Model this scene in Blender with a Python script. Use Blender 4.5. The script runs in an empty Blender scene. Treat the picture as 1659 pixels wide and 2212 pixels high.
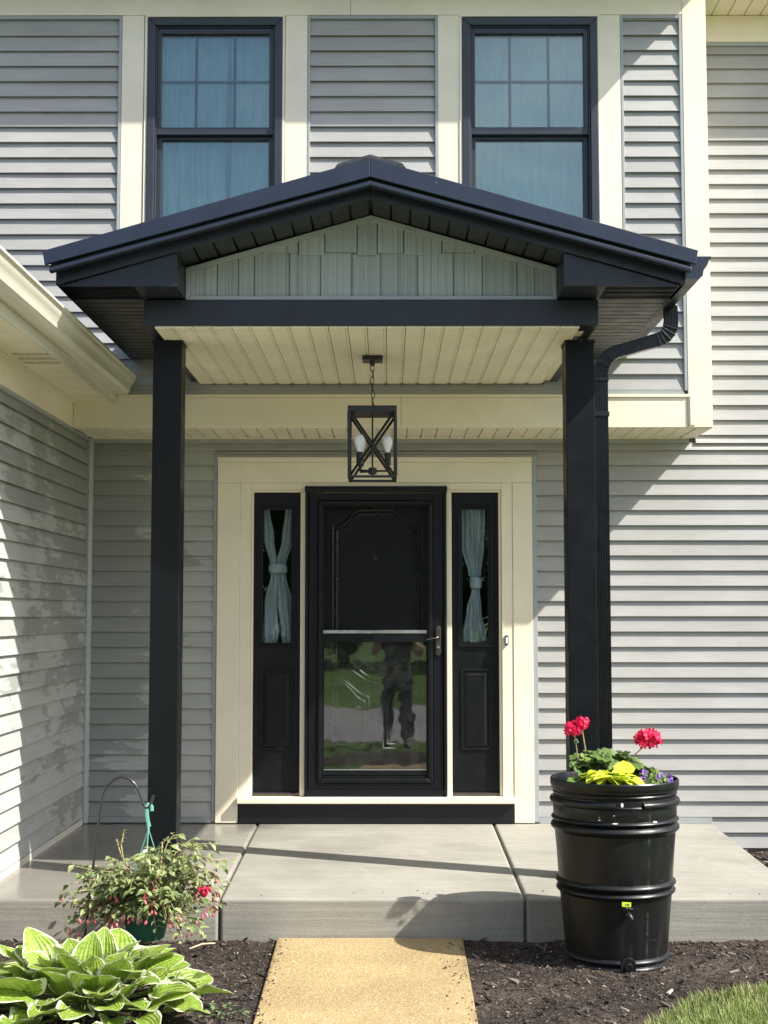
import bpy, bmesh, math, random
from math import sin, cos, pi, radians, sqrt
from mathutils import Vector, Matrix, noise as mnoise

random.seed(7)
sc = bpy.context.scene
COL = sc.collection

# ------------------------------------------------------------------ camera, sky, sun, exposure
cam = bpy.data.objects.new('camera', bpy.data.cameras.new('camera'))
COL.objects.link(cam)
cam.location = (0.0, -9.2, 1.58)
cam.rotation_euler = (radians(90 + 4.30), 0, radians(0.165))
cam.data.sensor_fit = 'VERTICAL'
cam.data.sensor_height = 36.0
cam.data.lens = 2960.0 / 2212.0 * 36.0
cam.data.clip_start = 0.01
cam.data.clip_end = 600
sc.camera = cam

SUN = Vector((0.90, -0.393, 1.0)).normalized()          # towards the sun
sun = bpy.data.objects.new('sun', bpy.data.lights.new('sun', 'SUN'))
COL.objects.link(sun)
sun.data.energy = 5.0
sun.data.angle = radians(0.55)
sun.data.color = (1.0, 0.965, 0.91)
sun.rotation_euler = SUN.to_track_quat('Z', 'Y').to_euler()
sun.location = SUN * 40

wd = bpy.data.worlds.new('World')
sc.world = wd
wd.use_nodes = True
nt = wd.node_tree
nt.nodes.clear()
sky = nt.nodes.new('ShaderNodeTexSky')
sky.sky_type = 'NISHITA'
sky.sun_disc = False
sky.sun_elevation = math.asin(SUN.z)
sky.sun_rotation = math.atan2(SUN.x, SUN.y)
sky.air_density = 1.0
sky.dust_density = 1.8
sky.ozone_density = 1.0
bg = nt.nodes.new('ShaderNodeBackground')
bg.inputs['Strength'].default_value = 0.13
wo = nt.nodes.new('ShaderNodeOutputWorld')
# thin high cloud over the whole dome
tc = nt.nodes.new('ShaderNodeTexCoord')
mp = nt.nodes.new('ShaderNodeMapping')
mp.inputs['Scale'].default_value = (1.0, 1.0, 2.6)
cn = nt.nodes.new('ShaderNodeTexNoise')
cn.inputs['Scale'].default_value = 3.2
cn.inputs['Detail'].default_value = 7
cn.inputs['Roughness'].default_value = 0.6
cn.inputs['Distortion'].default_value = 0.6
cr = nt.nodes.new('ShaderNodeMapRange')
cr.inputs['From Min'].default_value = 0.46
cr.inputs['From Max'].default_value = 0.74
cr.inputs['To Max'].default_value = 0.55
cmx = nt.nodes.new('ShaderNodeMix')
cmx.data_type = 'RGBA'
cmx.inputs[7].default_value = (7.5, 7.7, 8.0, 1)
nt.links.new(tc.outputs['Generated'], mp.inputs[0])
nt.links.new(mp.outputs[0], cn.inputs['Vector'])
nt.links.new(cn.outputs[0], cr.inputs['Value'])
nt.links.new(cr.outputs[0], cmx.inputs[0])
nt.links.new(sky.outputs[0], cmx.inputs[6])
nt.links.new(cmx.outputs[2], bg.inputs[0])
nt.links.new(bg.outputs[0], wo.inputs[0])

sc.view_settings.view_transform = 'Standard'
sc.view_settings.look = 'None'
sc.view_settings.exposure = 0.98
sc.view_settings.gamma = 1.0
sc.view_settings.use_curve_mapping = False
sc.cycles.use_denoising = True
sc.cycles.max_bounces = 10
sc.cycles.diffuse_bounces = 5
sc.cycles.transparent_max_bounces = 16
sc.cycles.sample_clamp_indirect = 6.0

# ------------------------------------------------------------------ material helpers
MATS = {}


class NB:
    """tiny node-building helper"""

    def __init__(self, name):
        self.m = bpy.data.materials.new(name)
        self.m.use_nodes = True
        self.t = self.m.node_tree
        self.t.nodes.clear()
        self.out = self.n('ShaderNodeOutputMaterial')

    def n(self, typ, **kw):
        nd = self.t.nodes.new(typ)
        for k, v in kw.items():
            setattr(nd, k, v)
        return nd

    def link(self, a, b):
        self.t.links.new(a, b)

    def setin(self, nd, key, val):
        if hasattr(val, 'is_linked') or hasattr(val, 'links'):
            self.link(val, nd.inputs[key])
        else:
            nd.inputs[key].default_value = val

    def pos(self, scale=(1, 1, 1), space='world'):
        if space == 'world':
            src = self.n('ShaderNodeNewGeometry').outputs['Position']
        else:
            src = self.n('ShaderNodeTexCoord').outputs['Object']
        mp = self.n('ShaderNodeMapping')
        self.link(src, mp.inputs[0])
        mp.inputs['Scale'].default_value = scale
        return mp.outputs[0]

    def xyz(self):
        s = self.n('ShaderNodeSeparateXYZ')
        self.link(self.n('ShaderNodeNewGeometry').outputs['Position'], s.inputs[0])
        return s.outputs

    def noise(self, vec, scale=5, detail=4, rough=0.55, dist=0.0):
        nd = self.n('ShaderNodeTexNoise')
        self.link(vec, nd.inputs['Vector'])
        nd.inputs['Scale'].default_value = scale
        nd.inputs['Detail'].default_value = detail
        nd.inputs['Roughness'].default_value = rough
        nd.inputs['Distortion'].default_value = dist
        return nd.outputs[0]

    def voronoi(self, vec, scale=5, out='Distance'):
        nd = self.n('ShaderNodeTexVoronoi')
        self.link(vec, nd.inputs['Vector'])
        nd.inputs['Scale'].default_value = scale
        return nd.outputs[out]

    def math(self, op, a, b=0.0, clamp=False):
        nd = self.n('ShaderNodeMath', operation=op, use_clamp=clamp)
        self.setin(nd, 0, a)
        self.setin(nd, 1, b)
        return nd.outputs[0]

    def ramp(self, fac, lo, hi, a=0.0, b=1.0):
        nd = self.n('ShaderNodeMapRange', interpolation_type='SMOOTHSTEP')
        self.setin(nd, 'Value', fac)
        nd.inputs['From Min'].default_value = lo
        nd.inputs['From Max'].default_value = hi
        nd.inputs['To Min'].default_value = a
        nd.inputs['To Max'].default_value = b
        return nd.outputs[0]

    def mix(self, fac, a, b, blend='MIX'):
        nd = self.n('ShaderNodeMix', data_type='RGBA', blend_type=blend)
        self.setin(nd, 0, fac)
        for i, v in ((6, a), (7, b)):
            if isinstance(v, (tuple, list)):
                nd.inputs[i].default_value = (*v[:3], 1)
            else:
                self.link(v, nd.inputs[i])
        return nd.outputs[2]

    def scalecol(self, col, fac):
        """multiply a colour by a scalar socket"""
        nd = self.n('ShaderNodeVectorMath', operation='SCALE')
        if isinstance(col, (tuple, list)):
            nd.inputs[0].default_value = col[:3]
        else:
            self.link(col, nd.inputs[0])
        self.setin(nd, 'Scale', fac)
        return nd.outputs[0]

    def bump(self, h, strength=0.3, dist=0.01):
        nd = self.n('ShaderNodeBump')
        nd.inputs['Strength'].default_value = strength
        nd.inputs['Distance'].default_value = dist
        self.link(h, nd.inputs['Height'])
        return nd.outputs[0]

    def principled(self, col, rough=0.5, metal=0.0, spec=0.5, normal=None, coat=0.0):
        p = self.n('ShaderNodeBsdfPrincipled')
        if isinstance(col, (tuple, list)):
            p.inputs['Base Color'].default_value = (*col[:3], 1)
        else:
            self.link(col, p.inputs['Base Color'])
        self.setin(p, 'Roughness', rough)
        p.inputs['Metallic'].default_value = metal
        p.inputs['Specular IOR Level'].default_value = spec
        p.inputs['Coat Weight'].default_value = coat
        if normal is not None:
            self.link(normal, p.inputs['Normal'])
        return p.outputs[0]

    def done(self, shader):
        self.link(shader, self.out.inputs[0])
        MATS[self.m.name] = self.m
        return self.m


def simple(name, col, rough=0.5, metal=0.0, spec=0.5, var=0.08, vscale=6.0, bump=0.0, bscale=60.0,
           stretch=(1, 1, 1), objvar=0.0, dirt=0.0):
    b = NB(name)
    v = b.pos(stretch)
    f = b.ramp(b.noise(v, vscale, 5), 0.3, 0.7, 1 - var, 1 + var)
    if objvar:
        r = b.n('ShaderNodeObjectInfo').outputs['Random']
        f = b.math('MULTIPLY', f, b.ramp(r, 0, 1, 1 - objvar, 1 + objvar))
    c = b.scalecol(col, f)
    if dirt:
        d = b.ramp(b.noise(b.pos((1, 1, 1)), 2.3, 8, 0.7), 0.55, 0.75, 0, dirt)
        c = b.mix(d, c, (0.10, 0.085, 0.06))
    nrm = None
    if bump:
        nrm = b.bump(b.noise(b.pos(stretch), bscale, 3), bump, 0.004)
    rr = b.ramp(b.noise(b.pos(), 9, 3), 0.3, 0.7, max(rough - 0.06, 0.02), rough + 0.06)
    return b.done(b.principled(c, rr, metal, spec, nrm))


def siding_material(name, base, damp=False):
    b = NB(name)
    smudge = b.ramp(b.noise(b.pos((0.7, 0.7, 2.2)), 2.6, 7, 0.62), 0.32, 0.72, 0.90, 1.06)
    streak = b.ramp(b.noise(b.pos((1.2, 1.2, 26)), 3.0, 4, 0.6), 0.35, 0.65, 0.965, 1.035)
    rnd = b.ramp(b.n('ShaderNodeObjectInfo').outputs['Random'], 0, 1, 0.965, 1.035)
    f = b.math('MULTIPLY', b.math('MULTIPLY', smudge, streak), rnd)
    # small faint scuffs and grime
    sc_ = b.ramp(b.noise(b.pos((3, 3, 7)), 2.1, 8, 0.7), 0.64, 0.74, 1.0, 0.88)
    f = b.math('MULTIPLY', f, sc_)
    c = b.scalecol(base, f)
    rough = b.ramp(b.noise(b.pos((1, 1, 6)), 7, 3), 0.3, 0.7, 0.44, 0.56)
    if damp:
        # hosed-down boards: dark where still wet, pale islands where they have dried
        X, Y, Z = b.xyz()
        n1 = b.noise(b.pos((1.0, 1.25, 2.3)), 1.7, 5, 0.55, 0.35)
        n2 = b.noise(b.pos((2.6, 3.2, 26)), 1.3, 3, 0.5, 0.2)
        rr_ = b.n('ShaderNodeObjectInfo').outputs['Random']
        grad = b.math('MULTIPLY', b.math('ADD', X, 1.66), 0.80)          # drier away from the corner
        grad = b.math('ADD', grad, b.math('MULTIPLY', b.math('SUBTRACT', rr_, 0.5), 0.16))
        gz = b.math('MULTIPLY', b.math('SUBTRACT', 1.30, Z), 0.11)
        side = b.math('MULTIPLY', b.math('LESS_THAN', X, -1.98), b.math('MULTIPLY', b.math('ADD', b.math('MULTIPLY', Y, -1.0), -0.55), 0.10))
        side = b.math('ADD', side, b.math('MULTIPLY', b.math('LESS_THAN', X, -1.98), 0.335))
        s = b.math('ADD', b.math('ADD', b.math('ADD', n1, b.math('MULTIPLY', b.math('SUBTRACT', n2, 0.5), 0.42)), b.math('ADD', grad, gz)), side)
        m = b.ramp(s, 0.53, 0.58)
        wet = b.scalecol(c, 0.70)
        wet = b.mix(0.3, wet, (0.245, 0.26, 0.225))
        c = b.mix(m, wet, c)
    h = b.math('ADD', b.noise(b.pos((2.0, 2.0, 60)), 6, 4, 0.6), b.math('MULTIPLY', b.noise(b.pos((1, 1, 1.5)), 4, 2), 1.2))
    nrm = b.bump(h, 0.14, 0.004)
    return b.done(b.principled(c, rough, 0, 0.4, nrm))


siding_material('siding', (0.350, 0.343, 0.322))
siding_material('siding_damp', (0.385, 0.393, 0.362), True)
simple('sage_trim', (0.315, 0.335, 0.325), 0.45, var=0.05, bump=0.05)
simple('cream_trim', (0.775, 0.70, 0.545), 0.42, var=0.05, vscale=3, dirt=0.06, bump=0.05, bscale=14)
simple('cream_panel', (0.80, 0.72, 0.555), 0.42, var=0.05, vscale=4, objvar=0.03, dirt=0.10, bump=0.05, bscale=30)
simple('white_aluminium', (0.60, 0.57, 0.475), 0.34, var=0.14, vscale=2, stretch=(14, 0.25, 14), spec=0.45)
def navy_speck():
    b = NB('navy_metal')
    f = b.ramp(b.noise(b.pos(), 7, 5), 0.3, 0.7, 0.88, 1.12)
    c = b.scalecol((0.0150, 0.0215, 0.039), f)
    sp = b.math('MULTIPLY', b.ramp(b.voronoi(b.pos(), 24), 0.055, 0.03), b.ramp(b.noise(b.pos(), 5, 2), 0.60, 0.64))
    c = b.mix(b.math('MULTIPLY', sp, 0.8), c, (0.6, 0.6, 0.6))
    b.done(b.principled(c, 0.34, 0, 0.45, b.bump(b.noise(b.pos(), 24, 3), 0.03, 0.004)))


navy_speck()
simple('navy_dark', (0.0095, 0.0130, 0.0185), 0.42, var=0.12, vscale=7, spec=0.45, bump=0.03, bscale=30, objvar=0.06)
simple('black_soffit', (0.011, 0.012, 0.014), 0.40, var=0.15, vscale=9, spec=0.5, objvar=0.10)
simple('soffit_bounce_lit', (0.026, 0.025, 0.024), 0.40, var=0.2, vscale=9, spec=0.5, objvar=0.10)  # lighter copy of the soffit black, bounce light painted into the colour
simple('post_black', (0.0040, 0.0052, 0.0068), 0.42, var=0.12, vscale=4, spec=0.20, bump=0.04, bscale=9)
simple('downspout_black', (0.008, 0.0085, 0.0095), 0.28, var=0.10, spec=0.45)
simple('door_black', (0.0050, 0.0062, 0.0074), 0.38, var=0.12, vscale=5, spec=0.25, bump=0.03, bscale=40)
simple('door_molding', (0.013, 0.015, 0.017), 0.30, var=0.1, spec=0.5)
simple('riser_black', (0.004, 0.0045, 0.0055), 0.45, var=0.35, vscale=9, stretch=(1, 1, 6), spec=0.4, bump=0.25, bscale=30)
simple('window_navy', (0.026, 0.031, 0.042), 0.40, var=0.07, spec=0.45)
simple('muntin_blue', (0.03, 0.035, 0.05), 0.5, var=0.05)
simple('iron_black', (0.012, 0.012, 0.013), 0.38, var=0.15, spec=0.5, bump=0.06, bscale=120)
simple('hook_steel', (0.018, 0.019, 0.021), 0.30, var=0.2, vscale=20, spec=0.6)
simple('bronze_handle', (0.12, 0.105, 0.09), 0.30, metal=0.85, var=0.12, vscale=30)
simple('silver_metal', (0.62, 0.64, 0.66), 0.25, metal=0.9, var=0.06)
simple('bulb_white', (0.86, 0.87, 0.90), 0.30, var=0.02)
simple('room_dark', (0.045, 0.050, 0.055), 0.8, var=0.1)
simple('interior_wall', (0.10, 0.105, 0.11), 0.8, var=0.1)
simple('green_pot', (0.022, 0.105, 0.068), 0.42, var=0.18, vscale=12, spec=0.5)
simple('teal_plastic', (0.16, 0.42, 0.34), 0.35, var=0.08, spec=0.5)
simple('paper_white', (0.82, 0.80, 0.76), 0.6, var=0.04)
simple('print_dark', (0.10, 0.09, 0.10), 0.6, var=0.1)
simple('print_pink', (0.55, 0.22, 0.22), 0.6, var=0.1)
simple('tag_yellow', (0.58, 0.72, 0.04), 0.45, var=0.05)
simple('barrel_chip', (0.80, 0.80, 0.78), 0.5, var=0.04)
simple('soil_black', (0.018, 0.014, 0.011), 0.9, var=0.4, vscale=40, bump=0.6, bscale=90)
simple('foundation', (0.16, 0.145, 0.125), 0.85, var=0.2, vscale=7, bump=0.3)
simple('stem_green', (0.16, 0.22, 0.06), 0.5, var=0.15, vscale=30)
simple('stem_brown', (0.42, 0.33, 0.17), 0.6, var=0.2, vscale=30)
simple('straw', (0.52, 0.42, 0.26), 0.7, var=0.2, vscale=40)
simple('shirt_dark', (0.035, 0.036, 0.042), 0.8, var=0.15)
simple('jeans_dark', (0.045, 0.05, 0.062), 0.8, var=0.2, vscale=20)
simple('skin', (0.46, 0.27, 0.19), 0.5, var=0.06)
simple('hair_brown', (0.06, 0.04, 0.025), 0.6, var=0.2)
simple('shoe_dark', (0.03, 0.03, 0.032), 0.6)
simple('asphalt', (0.26, 0.245, 0.225), 0.85, var=0.12, vscale=1.2, bump=0.3, bscale=80)
simple('roof_shingle', (0.035, 0.036, 0.042), 0.85, var=0.4, vscale=25, bump=0.5, bscale=90)


def barrel_material():
    b = NB('barrel_black')
    v = b.pos((1, 1, 1))
    dust = b.ramp(b.noise(b.pos((14, 14, 1.1)), 2.2, 5, 0.6), 0.50, 0.78)
    X, Y, Z = b.xyz()
    low = b.ramp(Z, 0.45, 0.0)
    d = b.math('MULTIPLY', dust, b.math('ADD', b.math('MULTIPLY', low, 0.40), 0.08))
    speck = b.ramp(b.voronoi(v, 55), 0.045, 0.02)
    speck = b.math('MULTIPLY', speck, b.ramp(b.noise(v, 6, 2), 0.56, 0.62))
    c = b.mix(d, (0.0050, 0.0056, 0.0062), (0.055, 0.049, 0.040))
    c = b.mix(b.math('MULTIPLY', speck, 0.5), c, (0.6, 0.6, 0.57))
    st = b.math('MULTIPLY', b.ramp(b.math('ABSOLUTE', b.math('ADD', b.math('SUBTRACT', X, 1.158), b.math('MULTIPLY', b.math('SUBTRACT', 0.5, Z), 0.02))), 0.008, 0.001), b.ramp(b.noise(b.pos((6, 6, 9)), 1.6, 4), 0.42, 0.62, 0.0, 0.07))
    c = b.mix(st, c, (0.5, 0.5, 0.48))
    scuff = b.ramp(b.noise(b.pos((5, 5, 22)), 2.0, 7, 0.7), 0.62, 0.72, 0.0, 0.06)
    c = b.mix(scuff, c, (0.4, 0.4, 0.38))
    r = b.ramp(b.noise(b.pos((3, 3, 1)), 5, 5), 0.3, 0.7, 0.30, 0.46)
    nrm = b.bump(b.noise(v, 16, 4), 0.05, 0.01)
    b.done(b.principled(c, r, 0, 0.36, nrm))


barrel_material()


def shake_material():
    b = NB('shake_sage')
    X, Y, Z = b.xyz()
    g = b.noise(b.pos((190, 1, 0.45)), 1.0, 1, 0.5)
    g2 = b.noise(b.pos((330, 1, 0.6)), 1.0, 1, 0.5)
    groove = b.math('MULTIPLY', b.ramp(g, 0.33, 0.40), b.ramp(g2, 0.24, 0.34))
    rnd = b.ramp(b.n('ShaderNodeObjectInfo').outputs['Random'], 0, 1, 0.90, 1.08)
    c = b.mix(groove, (0.225, 0.25, 0.228), (0.325, 0.358, 0.332))
    c = b.scalecol(c, rnd)
    nrm = b.bump(b.math('ADD', groove, g2), 0.55, 0.004)
    b.done(b.principled(c, 0.6, 0, 0.3, nrm))


shake_material()


def concrete_material():
    b = NB('concrete')
    X, Y, Z = b.xyz()
    broom = b.noise(b.pos((1.1, 42, 30)), 1.0, 5, 0.62)
    blot = b.noise(b.pos((1, 1, 1)), 1.7, 8, 0.62)
    fine = b.noise(b.pos((1, 1, 1)), 90, 3)
    f = b.math('MULTIPLY', b.ramp(broom, 0.3, 0.7, 0.90, 1.09), b.ramp(blot, 0.30, 0.70, 0.84, 1.12))
    f = b.math('MULTIPLY', f, b.ramp(fine, 0.3, 0.7, 0.95, 1.05))
    c = b.scalecol((0.262, 0.250, 0.210), f)
    # damp film over the corner by the garage wall
    d = b.math('ADD', b.math('MULTIPLY', X, -0.55), b.math('MULTIPLY', b.noise(b.pos(), 1.4, 5), 0.9))
    d = b.math('ADD', d, b.math('MULTIPLY', Y, 0.22))
    wet = b.math('MULTIPLY', b.ramp(d, 0.55, 0.85), b.ramp(Z, 0.19, 0.2))
    c = b.mix(b.math('MULTIPLY', wet, 0.40), c, (0.13, 0.115, 0.10))
    stain = b.ramp(b.noise(b.pos((1, 1, 0.35)), 3.1, 6, 0.7), 0.56, 0.70, 0, 0.30)
    c = b.mix(stain, c, (0.185, 0.155, 0.115))
    mark = b.math('MULTIPLY', b.ramp(b.math('ABSOLUTE', b.math('SUBTRACT', b.noise(b.pos((1, 1, 1)), 1.1, 3, 0.5), 0.53)), 0.012, 0.0), 0.18)
    c = b.mix(mark, c, (0.40, 0.38, 0.33))
    rough = b.ramp(wet, 0.2, 1.0, 0.82, 0.20)
    h = b.math('ADD', b.noise(b.pos((1.5, 130, 60)), 1.0, 3, 0.6), b.math('MULTIPLY', fine, 0.5))
    hb = b.n('ShaderNodeBump')
    hb.inputs['Distance'].default_value = 0.004
    b.link(h, hb.inputs['Height'])
    b.link(b.ramp(wet, 0.0, 1.0, 0.45, 0.04), hb.inputs['Strength'])
    b.done(b.principled(c, rough, 0, 0.4, hb.outputs[0]))


concrete_material()


def walkway_material():
    b = NB('tan_aggregate')
    v1 = b.voronoi(b.pos(), 170, 'Color')
    s = b.n('ShaderNodeSeparateColor')
    b.link(v1, s.inputs[0])
    n = b.noise(b.pos(), 2.2, 6)
    n2 = b.noise(b.pos(), 140, 3)
    f = b.math('MULTIPLY', b.ramp(n, 0.3, 0.7, 0.86, 1.08), b.ramp(n2, 0.3, 0.7, 0.86, 1.12))
    X, Y, Z = b.xyz()
    ed_ = b.math('ADD', b.math('ABSOLUTE', b.math('ADD', X, 0.085)), b.math('MULTIPLY', b.noise(b.pos(), 9, 5), 0.10))
    f = b.math('MULTIPLY', f, b.ramp(ed_, 0.455, 0.50, 1.0, 0.72))
    c = b.mix(b.ramp(s.outputs[0], 0.15, 0.9), (0.285, 0.200, 0.092), (0.37, 0.275, 0.138))
    c = b.mix(b.ramp(s.outputs[1], 0.90, 0.93), c, (0.48, 0.39, 0.24))
    c = b.scalecol(c, f)
    nrm = b.bump(b.math('ADD', b.voronoi(b.pos(), 170), n2), 0.5, 0.004)
    b.done(b.principled(c, 0.75, 0, 0.35, nrm))


walkway_material()


def ground_materials():
    b = NB('soil')
    n = b.noise(b.pos(), 28, 6, 0.7)
    big = b.noise(b.pos(), 2.2, 4)
    c = b.mix(b.ramp(n, 0.35, 0.75), (0.020, 0.015, 0.012), (0.070, 0.052, 0.040))
    c = b.mix(b.ramp(big, 0.42, 0.68, 0, 0.65), c, (0.10, 0.075, 0.056))
    b.done(b.principled(c, 0.95, 0, 0.2, b.bump(n, 1.0, 0.02)))
    b = NB('mulch_chip')
    r = b.n('ShaderNodeNewGeometry').outputs['Random Per Island']
    c = b.mix(b.ramp(r, 0.0, 0.72), (0.019, 0.0155, 0.013), (0.080, 0.065, 0.055))
    c = b.mix(b.ramp(r, 0.80, 0.98), c, (0.20, 0.155, 0.12))
    c = b.mix(b.ramp(r, 0.990, 0.993), c, (0.50, 0.43, 0.33))
    b.done(b.principled(c, 0.85, 0, 0.2))
    b = NB('grass_blade')
    r = b.n('ShaderNodeNewGeometry').outputs['Random Per Island']
    c = b.mix(b.ramp(r, 0.0, 0.8), (0.10, 0.16, 0.032), (0.29, 0.35, 0.10))
    c = b.mix(b.ramp(r, 0.80, 0.90), c, (0.46, 0.43, 0.22))
    p = b.principled(c, 0.55, 0, 0.3)
    tr = b.n('ShaderNodeBsdfTranslucent')
    b.link(c, tr.inputs[0])
    mx = b.n('ShaderNodeMixShader')
    mx.inputs[0].default_value = 0.3
    b.link(p, mx.inputs[1])
    b.link(tr.outputs[0], mx.inputs[2])
    b.done(mx.outputs[0])
    b = NB('lawn_ground')
    n = b.noise(b.pos(), 30, 5, 0.7)
    c = b.mix(b.ramp(n, 0.3, 0.7), (0.045, 0.085, 0.018), (0.12, 0.19, 0.04))
    c = b.scalecol(c, b.ramp(b.noise(b.pos(), 0.6, 4), 0.3, 0.7, 0.8, 1.15))
    b.done(b.principled(c, 0.9, 0, 0.15, b.bump(n, 0.8, 0.03)))


ground_materials()


def leafy(name, c1, c2, rough=0.45, trans=0.3, island=True, spec=0.4):
    b = NB(name)
    if island:
        r = b.n('ShaderNodeNewGeometry').outputs['Random Per Island']
    else:
        r = b.n('ShaderNodeObjectInfo').outputs['Random']
    n = b.noise(b.pos(), 60, 3)
    f = b.math('ADD', b.math('MULTIPLY', r, 0.75), b.math('MULTIPLY', n, 0.25))
    c = b.mix(f, c1, c2)
    p = b.principled(c, rough, 0, spec)
    tr = b.n('ShaderNodeBsdfTranslucent')
    b.link(c, tr.inputs[0])
    mx = b.n('ShaderNodeMixShader')
    mx.inputs[0].default_value = trans
    b.link(p, mx.inputs[1])
    b.link(tr.outputs[0], mx.inputs[2])
    return b.done(mx.outputs[0])


leafy('geranium_leaf', (0.065, 0.125, 0.030), (0.19, 0.27, 0.07), 0.5, 0.25, False)
leafy('lime_leaf', (0.50, 0.60, 0.035), (0.66, 0.70, 0.07), 0.45, 0.30, False)
leafy('petunia_leaf', (0.15, 0.25, 0.06), (0.28, 0.38, 0.11), 0.5, 0.3)
leafy('fuchsia_leaf', (0.095, 0.145, 0.048), (0.31, 0.36, 0.15), 0.42, 0.25, False)
leafy('fuchsia_foliage', (0.09, 0.14, 0.045), (0.32, 0.36, 0.15), 0.42, 0.25)
leafy('weed_leaf', (0.09, 0.15, 0.06), (0.20, 0.28, 0.13), 0.5, 0.3)
leafy('tree_leaf', (0.020, 0.045, 0.012), (0.06, 0.10, 0.025), 0.6, 0.3)
leafy('geranium_petal', (0.58, 0.004, 0.050), (0.80, 0.025, 0.13), 0.5, 0.3)
leafy('fuchsia_pink', (0.66, 0.10, 0.14), (0.82, 0.30, 0.32), 0.4, 0.2, False)
leafy('fuchsia_red', (0.45, 0.01, 0.05), (0.62, 0.03, 0.10), 0.4, 0.2)
leafy('petunia_purple', (0.13, 0.03, 0.33), (0.24, 0.08, 0.48), 0.5, 0.25)
leafy('petunia_dark', (0.05, 0.005, 0.12), (0.07, 0.01, 0.16), 0.6, 0.1)


def hosta_material():
    b = NB('hosta_leaf')
    uv = b.n('ShaderNodeUVMap')
    s = b.n('ShaderNodeSeparateXYZ')
    b.link(uv.outputs[0], s.inputs[0])
    u = b.math('ABSOLUTE', b.math('SUBTRACT', b.math('MULTIPLY', s.outputs[0], 2.0), 1.0))
    v = s.outputs[1]
    oi = b.n('ShaderNodeObjectInfo').outputs['Random']
    cmb = b.n('ShaderNodeCombineXYZ')
    b.link(b.math('MULTIPLY', s.outputs[0], 3.2), cmb.inputs[0])
    b.link(b.math('MULTIPLY', v, 14.0), cmb.inputs[1])
    b.link(b.math('MULTIPLY', oi, 40.0), cmb.inputs[2])
    n = b.noise(cmb.outputs[0], 1.6, 4, 0.6)
    e = b.math('ADD', b.math('ADD', u, b.math('MULTIPLY', b.math('SUBTRACT', n, 0.5), 0.70)), b.ramp(v, 0.86, 1.0, 0.0, 0.35))
    m = b.ramp(e, 0.80, 0.86)
    vein = b.math('SINE', b.math('MULTIPLY', u, 30.0))
    vf = b.ramp(vein, -1, 1, 0.87, 1.08)
    tone = b.ramp(oi, 0, 1, 0.85, 1.15)
    g = b.mix(b.ramp(n, 0.3, 0.75), (0.175, 0.285, 0.035), (0.36, 0.47, 0.085))
    g = b.scalecol(g, b.math('MULTIPLY', vf, tone))
    c = b.mix(m, g, (0.70, 0.71, 0.50))
    tip = b.math('MULTIPLY', b.ramp(v, 0.955, 0.985), b.ramp(oi, 0.55, 0.6))
    c = b.mix(b.math('MULTIPLY', tip, 0.7), c, (0.20, 0.11, 0.04))
    p = b.principled(c, 0.42, 0, 0.4, b.bump(vein, 0.5, 0.003))
    tr = b.n('ShaderNodeBsdfTranslucent')
    b.link(c, tr.inputs[0])
    mx = b.n('ShaderNodeMixShader')
    mx.inputs[0].default_value = 0.28
    b.link(p, mx.inputs[1])
    b.link(tr.outputs[0], mx.inputs[2])
    b.done(mx.outputs[0])


hosta_material()


def glass(name, refl, tint=(0.9, 0.94, 0.95), wob=0.0, wscale=3.0):
    b = NB(name)
    fr = b.n('ShaderNodeLayerWeight')
    fr.inputs[0].default_value = 0.25
    fac = b.math('ADD', b.math('MULTIPLY', fr.outputs['Fresnel'], 0.6), refl, True)
    gl = b.n('ShaderNodeBsdfGlossy')
    gl.inputs['Roughness'].default_value = 0.012
    if wob:
        nr = b.bump(b.noise(b.pos((1, 1, 1)), wscale, 2), wob, 0.02)
        b.link(nr, gl.inputs['Normal'])
    tr = b.n('ShaderNodeBsdfTransparent')
    tr.inputs[0].default_value = (*tint, 1)
    mx = b.n('ShaderNodeMixShader')
    b.link(fac, mx.inputs[0])
    b.link(tr.outputs[0], mx.inputs[1])
    b.link(gl.outputs[0], mx.inputs[2])
    b.done(mx.outputs[0])


glass('window_glass', 0.055, (0.90, 0.97, 0.96), 0.05, 3.0)
glass('inner_glass', 0.095, (0.88, 0.95, 0.93), 0.06, 2.0)
def storm_glass():
    b = NB('storm_glass')
    fr = b.n('ShaderNodeLayerWeight')
    fr.inputs[0].default_value = 0.25
    fac = b.math('ADD', b.math('MULTIPLY', fr.outputs['Fresnel'], 0.6), 0.085, True)
    gl = b.n('ShaderNodeBsdfGlossy')
    gl.inputs['Roughness'].default_value = 0.02
    b.link(b.bump(b.noise(b.pos((1, 1, 1)), 5.0, 2), 0.03, 0.02), gl.inputs['Normal'])
    tr = b.n('ShaderNodeBsdfTransparent')
    tr.inputs[0].default_value = (0.88, 0.9, 0.9, 1)
    mx = b.n('ShaderNodeMixShader')
    b.link(fac, mx.inputs[0])
    b.link(tr.outputs[0], mx.inputs[1])
    b.link(gl.outputs[0], mx.inputs[2])
    df = b.n('ShaderNodeBsdfDiffuse')
    df.inputs[0].default_value = (0.45, 0.46, 0.40, 1)
    dust = b.math('ADD', b.ramp(b.noise(b.pos((3, 1, 3)), 2.4, 7, 0.7), 0.4, 0.75, 0.004, 0.035), b.ramp(b.noise(b.pos((60, 1, 5)), 1.5, 4, 0.6), 0.60, 0.8, 0.0, 0.02))
    m2 = b.n('ShaderNodeMixShader')
    b.link(dust, m2.inputs[0])
    b.link(mx.outputs[0], m2.inputs[1])
    b.link(df.outputs[0], m2.inputs[2])
    b.done(m2.outputs[0])


storm_glass()
glass('sidelight_glass', 0.085, (0.95, 0.98, 0.98), 0.05, 7.0)


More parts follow.
